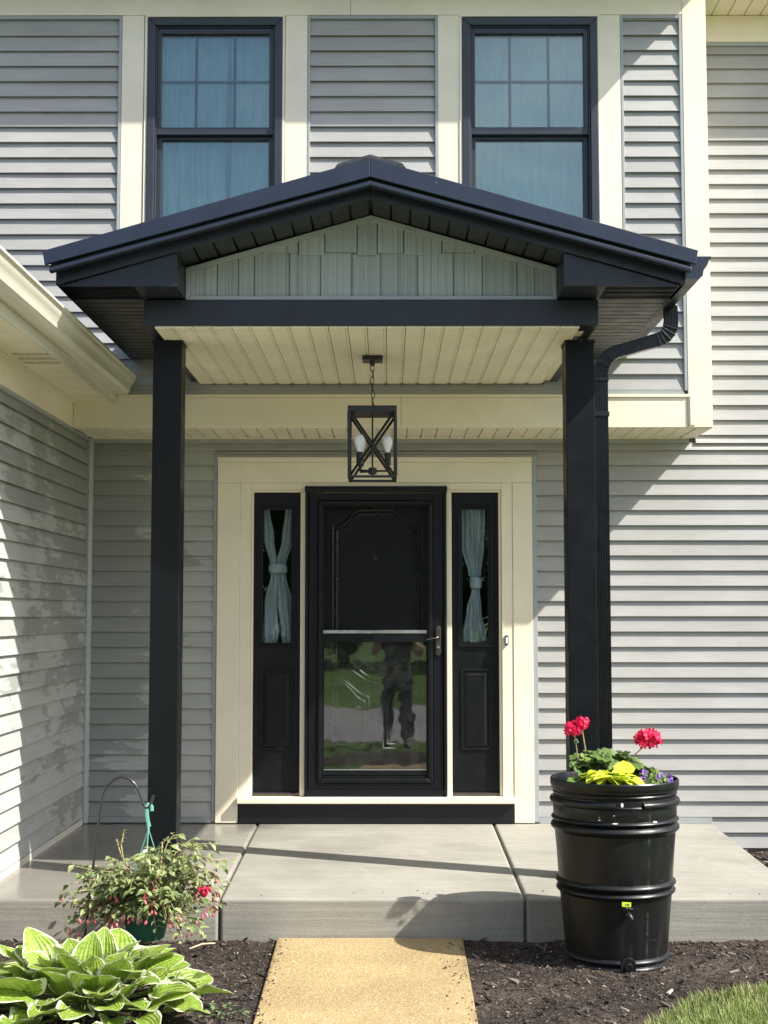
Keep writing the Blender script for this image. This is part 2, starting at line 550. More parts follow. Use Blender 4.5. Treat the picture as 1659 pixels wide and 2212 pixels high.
def screen_material():
    b = NB('insect_screen')
    d = b.principled((0.012, 0.013, 0.014), 0.6, 0, 0.3)
    tr = b.n('ShaderNodeBsdfTransparent')
    mx = b.n('ShaderNodeMixShader')
    mx.inputs[0].default_value = 0.15
    b.link(tr.outputs[0], mx.inputs[1])
    b.link(d, mx.inputs[2])
    b.done(mx.outputs[0])
    b = NB('soffit_mesh')
    holes = b.ramp(b.voronoi(b.pos(), 130), 0.34, 0.42)
    c = b.mix(holes, (0.03, 0.028, 0.022), (0.62, 0.56, 0.42))
    b.done(b.principled(c, 0.6))


screen_material()


def sheer(name, col, see, trans=0.35):
    b = NB(name)
    c = b.scalecol(col, b.ramp(b.noise(b.pos((8, 8, 1.5)), 2.5, 4), 0.3, 0.7, 0.85, 1.1))
    d = b.n('ShaderNodeBsdfDiffuse')
    b.link(c, d.inputs[0])
    t = b.n('ShaderNodeBsdfTranslucent')
    b.link(c, t.inputs[0])
    m1 = b.n('ShaderNodeMixShader')
    m1.inputs[0].default_value = trans
    b.link(d.outputs[0], m1.inputs[1])
    b.link(t.outputs[0], m1.inputs[2])
    tr = b.n('ShaderNodeBsdfTransparent')
    m2 = b.n('ShaderNodeMixShader')
    m2.inputs[0].default_value = see
    b.link(m1.outputs[0], m2.inputs[1])
    b.link(tr.outputs[0], m2.inputs[2])
    b.done(m2.outputs[0])


sheer('sheer_curtain', (0.62, 0.66, 0.64), 0.12)
sheer('teal_curtain', (0.76, 0.85, 0.90), 0.02)


# ------------------------------------------------------------------ geometry helpers
class MB:
    def __init__(self):
        self.v, self.f, self.uv = [], [], None

    def add(self, vs, fs):
        o = len(self.v)
        self.v += [tuple(p) for p in vs]
        self.f += [tuple(i + o for i in f) for f in fs]
        return self

    def box(self, x0, x1, y0, y1, z0, z1):
        return self.add([(x0, y0, z0), (x1, y0, z0), (x1, y1, z0), (x0, y1, z0), (x0, y0, z1), (x1, y0, z1), (x1, y1, z1), (x0, y1, z1)],
                        [(0, 3, 2, 1), (4, 5, 6, 7), (0, 1, 5, 4), (1, 2, 6, 5), (2, 3, 7, 6), (3, 0, 4, 7)])

    def prism(self, poly, axis, a, b):
        """extrude polygon; axis 'y': poly is (x,z); axis 'x': poly is (y,z); axis 'z': poly is (x,y)"""
        n = len(poly)

        def P(p, t):
            return {'y': (p[0], t, p[1]), 'x': (t, p[0], p[1]), 'z': (p[0], p[1], t)}[axis]
        vs = [P(p, a) for p in poly] + [P(p, b) for p in poly]
        fs = [tuple(range(n)), tuple(range(2 * n - 1, n - 1, -1))]
        fs += [(i, i + n, (i + 1) % n + n, (i + 1) % n) for i in range(n)]
        return self.add(vs, fs)

    def tube(self, pts, r, n=8, caps=True, up=None, flat=1.0):
        pts = [Vector(p) for p in pts]
        rs = r if isinstance(r, (list, tuple)) else [r] * len(pts)
        rings = []
        prev = None
        for i, p in enumerate(pts):
            t = (pts[min(i + 1, len(pts) - 1)] - pts[max(i - 1, 0)])
            if t.length < 1e-9:
                t = Vector((0, 0, 1))
            t.normalize()
            if prev is None:
                a = up if up is not None else (Vector((0, 1, 0)) if abs(t.y) < 0.9 else Vector((1, 0, 0)))
                a = Vector(a)
            else:
                a = prev
            a = (a - t * a.dot(t))
            if a.length < 1e-6:
                a = t.orthogonal()
            a.normalize()
            prev = a
            bb = t.cross(a)
            rings.append([p + a * (cos(2 * pi * k / n) * rs[i] * flat) + bb * (sin(2 * pi * k / n) * rs[i]) for k in range(n)])
        vs = [q for rg in rings for q in rg]
        fs = []
        for i in range(len(pts) - 1):
            for k in range(n):
                fs.append((i * n + k, i * n + (k + 1) % n, (i + 1) * n + (k + 1) % n, (i + 1) * n + k))
        if caps:
            fs.append(tuple(reversed(range(n))))
            fs.append(tuple((len(pts) - 1) * n + k for k in range(n)))
        return self.add(vs, fs)

    def lathe(self, prof, n=48, c=(0, 0, 0), cap_bottom=False, cap_top=False):
        vs, fs = [], []
        for (r, z) in prof:
            for k in range(n):
                a = 2 * pi * k / n
                vs.append((c[0] + r * cos(a), c[1] + r * sin(a), c[2] + z))
        for i in range(len(prof) - 1):
            for k in range(n):
                fs.append((i * n + k, i * n + (k + 1) % n, (i + 1) * n + (k + 1) % n, (i + 1) * n + k))
        if cap_bottom:
            fs.append(tuple(reversed(range(n))))
        if cap_top:
            fs.append(tuple((len(prof) - 1) * n + k for k in range(n)))
        return self.add(vs, fs)

    def grid(self, fn, nu, nv):
        vs = [fn(i / nu, j / nv) for j in range(nv + 1) for i in range(nu + 1)]
        fs = [(j * (nu + 1) + i, j * (nu + 1) + i + 1, (j + 1) * (nu + 1) + i + 1, (j + 1) * (nu + 1) + i) for j in range(nv) for i in range(nu)]
        return self.add(vs, fs)

    def mesh(self, name, mat, smooth=None, off=(0, 0, 0)):
        me = bpy.data.meshes.new(name)
        ox, oy, oz = off
        me.from_pydata([(x - ox, y - oy, z - oz) for x, y, z in self.v], [], self.f)
        if mat:
            for m in (mat if isinstance(mat, (list, tuple)) else [mat]):
                me.materials.append(MATS[m])
        me.update()
        if smooth is not None:
            me.polygons.foreach_set('use_smooth', [True] * len(me.polygons))
            me.set_sharp_from_angle(angle=radians(smooth))
        return me

    def build(self, name, mat, parent=None, smooth=None, bevel=0.0, recalc=True):
        off = ORG.get(parent.name, (0, 0, 0)) if parent else (0, 0, 0)
        me = self.mesh(name, mat, None, off)
        if recalc:
            bm = bmesh.new()
            bm.from_mesh(me)
            bmesh.ops.recalc_face_normals(bm, faces=bm.faces)
            bm.to_mesh(me)
            bm.free()
        if smooth is not None:
            me.polygons.foreach_set('use_smooth', [True] * len(me.polygons))
            me.set_sharp_from_angle(angle=radians(smooth))
        o = bpy.data.objects.new(name, me)
        COL.objects.link(o)
        if parent:
            o.parent = parent
            ORG[o.name] = off
        if bevel:
            bv = o.modifiers.new('bevel', 'BEVEL')
            bv.width = bevel
            bv.segments = 2
            bv.limit_method = 'ANGLE'
            bv.angle_limit = radians(40)
        return o


ORG = {}


def tag(o, label=None, cat=None, group=None, kind=None):
    for k, v in (('label', label), ('category', cat), ('group', group), ('kind', kind)):
        if v:
            o[k] = v
    return o


def thing(name, label, cat, loc=(0, 0, 0), group=None, kind=None):
    o = bpy.data.objects.new(name, None)
    o.empty_display_size = 0.1
    COL.objects.link(o)
    o.location = loc
    ORG[o.name] = tuple(loc)
    return tag(o, label, cat, group, kind)


def inst(name, me, parent, loc, rot=(0, 0, 0), scale=(1, 1, 1)):
    o = bpy.data.objects.new(name, me)
    COL.objects.link(o)
    off = (0, 0, 0)
    if parent:
        o.parent = parent
        off = ORG.get(parent.name, (0, 0, 0))
    o.location = (loc[0] - off[0], loc[1] - off[1], loc[2] - off[2])
    o.rotation_euler = rot
    o.scale = scale
    return o


def B(*a):
    return MB().box(*a)


def clip(poly, a, b, c):
    """keep a*x+b*z<=c"""
    out = []
    for i in range(len(poly)):
        p, q = poly[i], poly[(i + 1) % len(poly)]
        dp, dq = a * p[0] + b * p[1] - c, a * q[0] + b * q[1] - c
        if dp <= 0:
            out.append(p)
        if (dp < 0 < dq) or (dq < 0 < dp):
            t = dp / (dp - dq)
            out.append((p[0] + t * (q[0] - p[0]), p[1] + t * (q[1] - p[1])))
    return out


# ------------------------------------------------------------------ ground, slab, walkway, road
SLAB = 0.205
lawn = MB().add([(sx * 150, y, z) for y, z in ((-160, -0.20), (-8.8, -0.20), (-4.9, -0.06), (60, -0.06)) for sx in (-1, 1)], [(0, 1, 3, 2), (2, 3, 5, 4), (4, 5, 7, 6)]).build('lawn', 'lawn_ground')
tag(lawn, kind='structure')
rd = MB()
rd.add([(-80, -17.4, -0.192), (80, -17.4, -0.192), (80, -10.3, -0.192), (-80, -10.3, -0.192)], [(0, 1, 2, 3)])
tag(rd.build('road', 'asphalt'), kind='structure')


LAWN_EDGE = [(-7, -4.6), (-2.6, -4.7), (-0.9, -4.5), (0.2, -4.35), (0.85, -4.05), (1.06, -3.76), (1.20, -3.55), (1.33, -3.42), (1.62, -3.29), (2.2, -3.12), (3.2, -3.0), (7, -2.95)]


def edge_y(x):
    for (x0, y0), (x1, y1) in zip(LAWN_EDGE, LAWN_EDGE[1:]):
        if x0 <= x <= x1:
            return y0 + (y1 - y0) * (x - x0) / (x1 - x0)
    return -4.6


def soil_z(x, y):
    h = 0.018 * mnoise.noise(Vector((x * 2.1, y * 2.1, 3.0))) + 0.012 * mnoise.noise(Vector((x * 9, y * 9, 1.0))) + 0.006 * mnoise.noise(Vector((x * 26, y * 26, 8.0)))
    e = y - edge_y(x)
    h += 0.004 - 0.045 * max(0.0, 1 - max(e, 0) / 0.12)
    if x > 2.0 and y > -2.3:
        h += 0.02
    return h


bed = MB()
NX, NY = 190, 90


def bedfn(u, v):
    x = -3.2 + 6.9 * u
    y0 = edge_y(x)
    y = y0 + (0.05 - y0) * (v ** 1.0)
    return (x, y, soil_z(x, y))


bed.grid(bedfn, NX, NY)
tag(bed.build('mulch_bed', 'soil', smooth=180), kind='structure')

MB().add([(0.15 + 1.05 * cos(a) * (1 + 0.1 * sin(3 * a)), -7.55 + 1.35 * sin(a), -0.06 - 0.14 * (7.55 - 1.35 * sin(a) - 4.9) / 3.9 + 0.008) for a in [2 * pi * k / 40 for k in range(40)]], [tuple(range(40))]).build('tree_ring_soil', 'soil')['kind'] = 'structure'
slab = thing('porch_slab', None, None, (0, 0, 0), kind='structure')


def slab_section(pts):
    """pts: plan polygon"""
    m = MB().prism(pts, 'z', -0.08, SLAB)
    o = m.build('slab_section', 'concrete', slab)
    bv = o.modifiers.new('bevel', 'BEVEL')
    bv.width = 0.014
    bv.segments = 3
    bv.limit_method = 'ANGLE'
    bv.angle_limit = radians(40)
    return o


slab_section([(-2.028, -2.43), (-0.825, -2.425), (-0.868, -0.005), (-2.028, -0.005)])
slab_section([(-0.813, -2.425), (0.662, -2.415), (0.692, -0.005), (-0.856, -0.005)])
slab_section([(0.674, -2.415), (2.045, -2.405), (2.145, -0.005), (0.704, -0.005)])
MB().prism([(-2.0, -2.40), (2.0, -2.38), (2.1, -0.01), (-2.0, -0.01)], 'z', -0.085, SLAB - 0.018).build('slab_core', 'foundation', slab)

walk = MB()
walk.prism([(-0.535, -2.432), (0.362, -2.424), (0.34, -4.25), (0.50, -4.55), (0.95, -4.75), (6.0, -5.0), (6.0, -5.9), (0.75, -5.62), (-0.05, -5.28), (-0.45, -4.7), (-0.512, -4.25)], 'z', -0.10, 0.022)
tag(walk.build('walkway', 'tan_aggregate', bevel=0.006), kind='structure')

# ------------------------------------------------------------------ house
PITCH = 0.1016
house = thing('house', 'two storey house with grey lap siding, cream trim and a black front door', 'house')


def plank_mesh(x0, x1, mat, h=PITCH + 0.002, depth=0.0235, seed=0):
    """one clapboard along local x, base at z=0, face towards -y, gently wavy"""
    rnd = random.Random(seed)
    n = max(2, int((x1 - x0) / 0.35))
    vs, fs = [], []
    for i in range(n + 1):
        x = x0 + (x1 - x0) * i / n
        w = (rnd.random() - 0.5) * 0.0012
        vs += [(x, -0.001, 0.013), (x, -depth + w + 0.004, 0.013), (x, -depth + w + 0.003, 0.0), (x, -depth + w + 0.001, -0.0008), (x, -depth + w, 0.002), (x, -depth * 0.58 + w, h * 0.5), (x, -0.0045, h), (x, -0.0040, h + 0.008), (x, -0.001, h + 0.008)]
    for i in range(n):
        for k in range(9):
            a, b2 = i * 9 + k, i * 9 + (k + 1) % 9
            fs.append((a, b2, b2 + 9, a + 9))
    fs.append(tuple(range(8, -1, -1)))
    fs.append(tuple(n * 9 + k for k in range(9)))
    return MB().add(vs, fs).mesh('siding_plank', mat)


def plank_rows(parent, x0, x1, z0, z1, Y, mat, seed=1, rotz=0.0, X=0.0, zphase=0.25):
    """rows of clapboards with butt edges at zphase + k*PITCH, filling z0..z1"""
    rnd = random.Random(seed)
    k0 = math.floor((z0 - zphase) / PITCH + 1e-4)
    meshes = [plank_mesh(x0, x1, mat, seed=seed * 10 + i) for i in range(3)]
    k = k0
    while zphase + k * PITCH < z1 - 0.012:
        z = zphase + k * PITCH
        me = meshes[k % 3]
        zt, zb = min(z1, z + PITCH + 0.003), max(z0, z)
        if zt - zb < PITCH - 0.004:                      # a ripped starter or top course
            full = 0.0145
            me = plank_mesh(x0, x1, mat, h=zt - zb, seed=k)
        o = inst('siding_plank', me, parent, (X, Y + (rnd.random() - 0.5) * 0.0012, zb), ((rnd.random() - 0.5) * 0.008, 0, rotz))
        k += 1


def panel_part(name, mb, mat, parent=None, **kw):
    return mb.build(name, mat, parent or house, **kw)


# main wall: sheathing with openings left for the door unit
mw = MB()
mw.box(-2.03, -0.93, 0.004, 0.12, -0.1, 2.9)
mw.box(0.77, 6.0, 0.004, 0.12, -0.02, 5.75)
mw.box(-0.93, 0.77, 0.004, 0.12, 2.43, 2.9)
mw.box(-0.93, 0.77, 0.004, 0.12, -0.1, 0.33)
main_wall = panel_part('main_wall', mw, 'foundation')
plank_rows(main_wall, 1.0, 4.2, 0.25, 2.735, 0, 'siding', 11)
plank_rows(main_wall, 2.142, 4.2, 0.048, 0.25, 0, 'siding', 12)
plank_rows(main_wall, -1.170, 1.0, 2.662, 2.735, 0, 'siding', 13)
plank_rows(main_wall, 2.075, 4.2, 2.735, 5.49, 0, 'siding', 14)
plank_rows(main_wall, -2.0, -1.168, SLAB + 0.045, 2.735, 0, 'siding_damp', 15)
panel_part('foundation_wall', B(2.1, 5, -0.002, 0.1, -0.2, 0.05), 'foundation')

# J-channels and corner trims on the main wall
j = MB().box(-1.168, -1.145, -0.024, 0.003, SLAB + 0.01, 2.640).box(-1.168, 1.0, -0.024, 0.003, 2.6402, 2.659)
j.box(0.968, 0.9995, -0.024, 0.003, SLAB + 0.01, 2.640)
panel_part('door_channel', j, 'sage_trim', bevel=0.002)
panel_part('starter_strip', MB().box(-1.99, -1.169, -0.020, 0.003, SLAB + 0.006, SLAB + 0.048), 'sage_trim', bevel=0.003)
st = MB().prism([(1.0, SLAB - 0.0), (2.115, SLAB - 0.0), (2.115, 0.05), (2.14, 0.05), (2.14, 0.2485), (1.0, 0.2485)], 'y', -0.022, 0.0)
panel_part('starter_strip', st, 'sage_trim', bevel=0.002)
panel_part('soffit_channel', B(-1.99, 2.03, -0.022, 0.003, 2.737, 2.768), 'sage_trim', bevel=0.002)
panel_part('corner_post', MB().prism([(-2.03, -0.045), (-2.005, -0.045), (-1.985, -0.025), (-1.985, 0.0), (-2.03, 0.0)], 'z', SLAB + 0.004, 2.768), 'sage_trim', bevel=0.002)

# garage side wall
gw = panel_part('garage_wall', B(-2.2, -2.035, -6.0, -0.0, -0.1, 2.95), 'foundation')
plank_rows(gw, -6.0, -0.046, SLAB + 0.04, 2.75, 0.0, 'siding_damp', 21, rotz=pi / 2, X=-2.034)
panel_part('starter_strip', B(-2.034, -2.012, -6.0, -0.05, SLAB - 0.03, SLAB + 0.036), 'white_aluminium', bevel=0.004)
panel_part('garage_channel', B(-2.034, -2.010, -6.0, -0.046, 2.752, 2.774), 'sage_trim', bevel=0.002)
panel_part('garage_frieze', B(-2.034, -2.012, -6.0, -0.51, 2.776, 2.945), 'cream_trim', bevel=0.003)

# garage eave: soffit panels, fascia, K-style gutter
gs = panel_part('garage_soffit', B(-2.2, -1.75, -6.0, -0.51, 2.962, 2.97), 'cream_trim')
sp = B(-2.008, -1.756, -0.0485, 0.0485, 0.0, 0.012).mesh('soffit_panel', 'cream_panel')
yy = -0.57
while yy > -5.2:
    inst('soffit_panel', sp, gs, (0, yy, 2.945))
    yy -= 0.1
gv = panel_part('soffit_vent', MB(), None) if False else None
for k, y0 in enumerate((-2.10, -1.978, -1.862)):
    panel_part('soffit_vent', B(-1.972, -1.772, y0 - 0.030, y0 + 0.030, 2.9415, 2.9448), 'soffit_mesh')
panel_part('soffit_molding', B(-2.012, -1.995, -6.0, -0.51, 2.930, 2.9445), 'cream_trim', bevel=0.002)
panel_part('garage_fascia', B(-1.755, -1.735, -6.0, -0.512, 2.925, 3.075), 'white_aluminium', bevel=0.002)


def gutter_profile(x0, z0, s, sz=1.0):
    """K-style outline; back at x0, opening up, lip towards s (+1 right, -1 left)"""
    p = [(0, 0.118), (0, 0.0), (0.070, 0.0), (0.090, 0.018), (0.094, 0.045), (0.108, 0.064), (0.118, 0.082), (0.122, 0.100), (0.134, 0.106), (0.134, 0.118),
         (0.124, 0.118), (0.124, 0.110), (0.114, 0.104), (0.110, 0.086), (0.100, 0.068), (0.088, 0.048), (0.084, 0.022), (0.068, 0.004), (0.004, 0.004), (0.004, 0.118)]
    return [(x0 + s * a * sz, z0 + b2 * sz) for a, b2 in p]


def gutter(x0, z0, s, ya, yb, mat, name, capend, sz=1.0):
    m = MB().prism(gutter_profile(x0, z0, s, sz), 'y', ya, yb)
    o = panel_part(name, m, mat, smooth=35) if name == 'garage_gutter' else m
    cap = gutter_profile(x0, z0, s, sz)[:10]
    return o, MB().prism(cap, 'y', capend - 0.003, capend + 0.003)


g1, cap1 = gutter(-1.734, 2.985, 1, -6.0, -0.548, 'white_aluminium', 'garage_gutter', -0.546)
cap1.build('gutter_cap', 'white_aluminium', g1)
panel_part('garage_roof', MB().prism([(-1.66, 3.085), (-1.66, 3.10), (-4.2, 4.10), (-4.2, 4.0), (-1.755, 3.075)], 'y', -6.0, -0.515), 'roof_shingle')

# upper (overhanging) wall
YU = -0.5
uw = MB()
uw.box(-4.2, -1.56, YU + 0.004, YU + 0.10, 2.80, 5.75)
uw.box(-0.69, 0.488, YU + 0.004, YU + 0.10, 2.80, 5.75)
uw.box(1.36, 2.06, YU + 0.004, YU + 0.10, 2.80, 5.75)
for a, b2 in ((-1.56, -0.69), (0.488, 1.36)):
    uw.box(a, b2, YU + 0.004, YU + 0.10, 2.80, 3.95)
    uw.box(a, b2, YU + 0.004, YU + 0.10, 5.45, 5.75)
uw.box(2.0, 2.066, YU + 0.101, 0.0, 2.80, 5.75)
upper_wall = panel_part('upper_wall', uw, 'foundation')
UPH = 5.351 % PITCH
ZS = UPH + PITCH * 38
plank_rows(upper_wall, -4.0, -1.752, ZS, 5.458, YU, 'siding', 31, zphase=UPH)
plank_rows(upper_wall, -0.505, 0.307, ZS, 5.458, YU, 'siding', 32, zphase=UPH)
plank_rows(upper_wall, 1.531, 1.895, ZS, 5.470, YU, 'siding', 33, zphase=UPH)
plank_rows(upper_wall, -4.0, 1.895, 3.014, ZS, YU, 'siding', 34, zphase=UPH)
for a, b2 in ((-1.752, -1.734), (-0.523, -0.505), (0.307, 0.325), (1.513, 1.531)):
    panel_part('siding_channel', B(a, b2, YU - 0.030, YU + 0.003, ZS + 0.01, 5.482), 'sage_trim', bevel=0.002)
panel_part('siding_channel', B(1.895, 1.914, YU - 0.030, YU + 0.003, 3.010, 5.482), 'sage_trim', bevel=0.002)
for a, b2 in ((-4.0, -1.7521), (-0.5049, 0.3069), (1.5311, 1.8949)):
    panel_part('siding_channel', B(a, b2, YU - 0.028, YU + 0.003, 5.460, 5.482), 'sage_trim', bevel=0.002)
# wall strip over the porch ceiling line
panel_part('siding_channel', B(-4.0, 1.8949, YU - 0.024, YU + 0.003, 2.988, 3.012), 'sage_trim', bevel=0.002)

# cream boards of the upper wall
panel_part('frieze_board', B(-4.0, -0.245, YU - 0.030, YU + 0.003, 5.484, 5.75), 'cream_trim', bevel=0.003)
panel_part('frieze_board', B(-0.2435, 1.916, YU - 0.030, YU + 0.003, 5.484, 5.75), 'cream_trim', bevel=0.003)
for a, b2 in ((-1.732, -1.588), (-0.668, -0.5235), (0.3255, 0.470), (1.378, 1.5125)):
    panel_part('window_casing', B(a, b2, YU - 0.028, YU + 0.003, 3.9, 5.483), 'cream_trim', bevel=0.003)
panel_part('corner_board', B(1.9155, 2.070, YU - 0.032, YU + 0.003, 2.772, 5.75), 'cream_trim', bevel=0.003)
panel_part('corner_board', B(2.0665, 2.0712, YU + 0.0035, -0.016, 2.772, 5.75), 'cream_trim')
panel_part('band_board', B(-2.010, 0.083, YU - 0.024, YU + 0.003, 2.7725, 2.966), 'cream_trim', bevel=0.003)
panel_part('band_board', B(0.0845, 1.9145, YU - 0.024, YU + 0.003, 2.7725, 2.966), 'cream_trim', bevel=0.003)
panel_part('band_cap', B(-2.010, 1.9145, YU - 0.034, YU + 0.003, 2.9665, 2.986), 'cream_trim', bevel=0.002)
panel_part('corner_clip', B(1.925, 1.958, YU - 0.037, YU - 0.0325, 2.785, 2.975), 'cream_trim', bevel=0.002)

# soffit under the overhang, in separate panels
us = panel_part('overhang_soffit', B(-2.01, 2.066, YU - 0.018, -0.001, 2.785, 2.799), 'cream_trim')
spm = MB().box(-0.0445, 0.0445, YU - 0.012, -0.026, 0.0, 0.014).mesh('soffit_panel', 'cream_panel')
x = -1.955
while x < 1.95:
    inst('soffit_panel', spm, us, (x, 0, 2.7705))
    x += 0.0967
panel_part('soffit_molding', B(-1.985, 2.03, -0.034, -0.0235, 2.764, 2.7705), 'cream_trim')
panel_part('soffit_return', MB().prism([(1.975, 2.768), (2.068, 2.768), (2.068, 2.784), (1.975, 2.784)], 'y', YU - 0.02, -0.022), 'cream_trim', bevel=0.002)

# main eaves above the frame (they cast the shade on the upper wall)
panel_part('main_eave', MB().prism([(YU - 0.407, 5.725), (0.3, 5.760), (0.3, 6.15), (YU - 0.407, 5.86)], 'x', -4.6, 2.115), 'cream_trim')
we = panel_part('wing_eave', MB().prism([(-0.37, 5.722), (0.3, 5.722), (0.3, 6.05), (-0.37, 5.86)], 'x', 2.117, 5.0), 'cream_trim')
wsp = B(-0.052, 0.052, -0.362, -0.026, 0.0, 0.014).mesh('soffit_panel', 'cream_panel')
x = 2.175
while x < 4.3:
    inst('soffit_panel', wsp, we, (x, 0, 5.706))
    x += 0.112
panel_part('wing_frieze', B(2.0715, 4.6, -0.026, 0.003, 5.517, 5.704), 'cream_trim', bevel=0.003)
panel_part('siding_channel', B(2.0725, 4.6, -0.022, 0.003, 5.492, 5.515), 'sage_trim', bevel=0.002)
panel_part('roof', MB().prism([(YU - 0.407, 5.862), (0.3, 6.152), (4.0, 7.6), (4.0, 5.8), (0.32, 5.8)], 'x', -4.6, 2.1), 'roof_shingle')


# windows of the upper wall
def window(x0, x1, label):
    Y = YU
    zt, zb = 5.452, 3.98
    w = panel_part('window', B(x0 - 0.004, x1 + 0.004, Y + 0.050, Y + 0.10, zb, zb + 0.04), 'window_navy')
    w['label'] = label
    gx0, gx1 = x0 + 0.074, x1 - 0.078
    # pale flashing bead outside
    m = MB().box(x0 - 0.030, x0 - 0.012, Y - 0.034, Y + 0.002, zb, 5.470).box(x1 + 0.010, x1 + 0.024, Y - 0.034, Y + 0.002, zb, 5.470)
    m.box(x0 - 0.030, x1 + 0.024, Y - 0.036, Y + 0.002, 5.4705, 5.4835)
    m.build('bead', 'cream_trim', w, bevel=0.002)
    # outer brickmould: four mitred boards
    T = 0.040
    for nm, pts in (('l', [(x0 - 0.011, zb), (x0 + T, zb), (x0 + T, zt - T), (x0 - 0.011, zt + 0.012)]), ('r', [(x1 + 0.009, zb), (x1 + 0.009, zt + 0.012), (x1 - T, zt - T), (x1 - T, zb)]),
                    ('t', [(x0 - 0.011, zt + 0.012), (x0 + T, zt - T), (x1 - T, zt - T), (x1 + 0.009, zt + 0.012)])):
        MB().prism(pts, 'y', Y - 0.040, Y + 0.05).build('frame', 'window_navy', w, bevel=0.004)
    # jamb step
    m = MB().box(x0 + T, x0 + T + 0.010, Y - 0.022, Y + 0.05, zb, zt - T).box(x1 - T - 0.010, x1 - T, Y - 0.022, Y + 0.05, zb, zt - T).box(x0 + T + 0.0101, x1 - T - 0.0101, Y - 0.022, Y + 0.05, zt - T - 0.010, zt - T)
    m.build('jamb', 'window_navy', w, bevel=0.002)
    # upper sash
    a, c = x0 + T + 0.0102, x1 - T - 0.0102
    top = zt - T - 0.0102
    m = MB().prism([(a, 4.74), (gx0, 4.74), (gx0, 5.366), (a, top)], 'y', Y - 0.012, Y + 0.03)
    m.prism([(c, 4.74), (c, top), (gx1, 5.366), (gx1, 4.74)], 'y', Y - 0.012, Y + 0.03)
    m.prism([(a, top), (gx0, 5.366), (gx1, 5.366), (c, top)], 'y', Y - 0.012, Y + 0.03)
    m.build('upper_sash', 'window_navy', w, bevel=0.003)
    B(a, c, Y - 0.014, Y + 0.032, 4.690, 4.7395).build('meeting_rail', 'window_navy', w, bevel=0.003)
    # lower sash sits deeper
    m = MB().box(a, gx0 + 0.004, Y + 0.022, Y + 0.06, zb, 4.6895).box(gx1 - 0.004, c, Y + 0.022, Y + 0.06, zb, 4.6895).box(gx0 + 0.0041, gx1 - 0.0041, Y + 0.022, Y + 0.06, 4.668, 4.6895)
    m.build('lower_sash', 'window_navy', w, bevel=0.002)
    B(gx0 - 0.005, gx1 + 0.005, Y + 0.010, Y + 0.013, 4.735, 5.372).build('pane', 'window_glass', w)
    B(gx0 - 0.002, gx1 + 0.002, Y + 0.044, Y + 0.047, zb + 0.02, 4.676).build('pane', 'window_glass', w)
    B(gx0 - 0.002, gx1 + 0.002, Y + 0.0245, Y + 0.027, 4.741, 5.366).build('pane', 'inner_glass', w)
    B(gx0 + 0.006, gx1 - 0.006, Y + 0.053, Y + 0.055, zb + 0.03, 4.667).build('pane', 'inner_glass', w)
    gw_ = gx1 - gx0
    for fx in (0.322, 0.678):
        B(gx0 + gw_ * fx - 0.0085, gx0 + gw_ * fx + 0.0085, Y + 0.0165, Y + 0.022, 4.741, 5.364).build('muntin', 'muntin_blue', w)
    B(gx0, gx1, Y + 0.0150, Y + 0.0163, 5.044, 5.060).build('muntin', 'muntin_blue', w)
    # the room behind
    m = MB().add([(x0 - .3, Y + 0.101, 3.7), (x1 + .3, Y + 0.101, 3.7), (x1 + .3, Y + 1.6, 3.7), (x0 - .3, Y + 1.6, 3.7), (x0 - .3, Y + 0.101, 5.74), (x1 + .3, Y + 0.101, 5.74), (x1 + .3, Y + 1.6, 5.74), (x0 - .3, Y + 1.6, 5.74)],
                 [(0, 3, 2, 1), (4, 5, 6, 7), (1, 2, 6, 5), (2, 3, 7, 6), (3, 0, 4, 7)])
    m.build('room', 'interior_wall', w, recalc=False)
    return gx0, gx1


window(-1.553, -0.695, 'navy framed window with six panes above, over the low end of the garage gutter')
window(0.494, 1.354, 'navy framed window with six panes above, next to the corner board')


def curtain(name, label, x0, x1, y, z0, z1, folds, amp, mat, group, seed):
    rnd = random.Random(seed)
    ph = [rnd.random() * 6.28 for _ in range(4)]

    def fn(u, v):
        x = x0 + (x1 - x0) * u + 0.006 * sin(v * 7 + ph[0])
        d = amp * (sin(u * folds * 6.28 + ph[1] + 0.6 * sin(v * 2.2)) + 0.5 * sin(u * folds * 2.7 * 6.28 + ph[2]))
        return (x, y + d, z0 + (z1 - z0) * v)
    o = MB().grid(fn, int(folds * 14), 10).build(name, mat, None, smooth=180, recalc=False)
    return tag(o, label, 'curtain', group)


curtain('curtain', 'long sheer white curtain, the wider of the pair in the garage side upstairs window', -1.56, -1.062, YU + 0.125, 3.85, 5.52, 5.0, 0.010, 'sheer_curtain', 'upstairs curtains', 3)
curtain('curtain', 'narrow sheer white curtain beside the dark gap in the garage side upstairs window', -1.030, -0.68, YU + 0.13, 3.85, 5.52, 3.0, 0.009, 'sheer_curtain', 'upstairs curtains', 5)
curtain('curtain', 'dim sheer curtain across the upstairs window next to the corner board', 0.48, 1.37, YU + 0.20, 3.85, 5.52, 5.0, 0.009, 'sheer_curtain', 'upstairs curtains', 8)

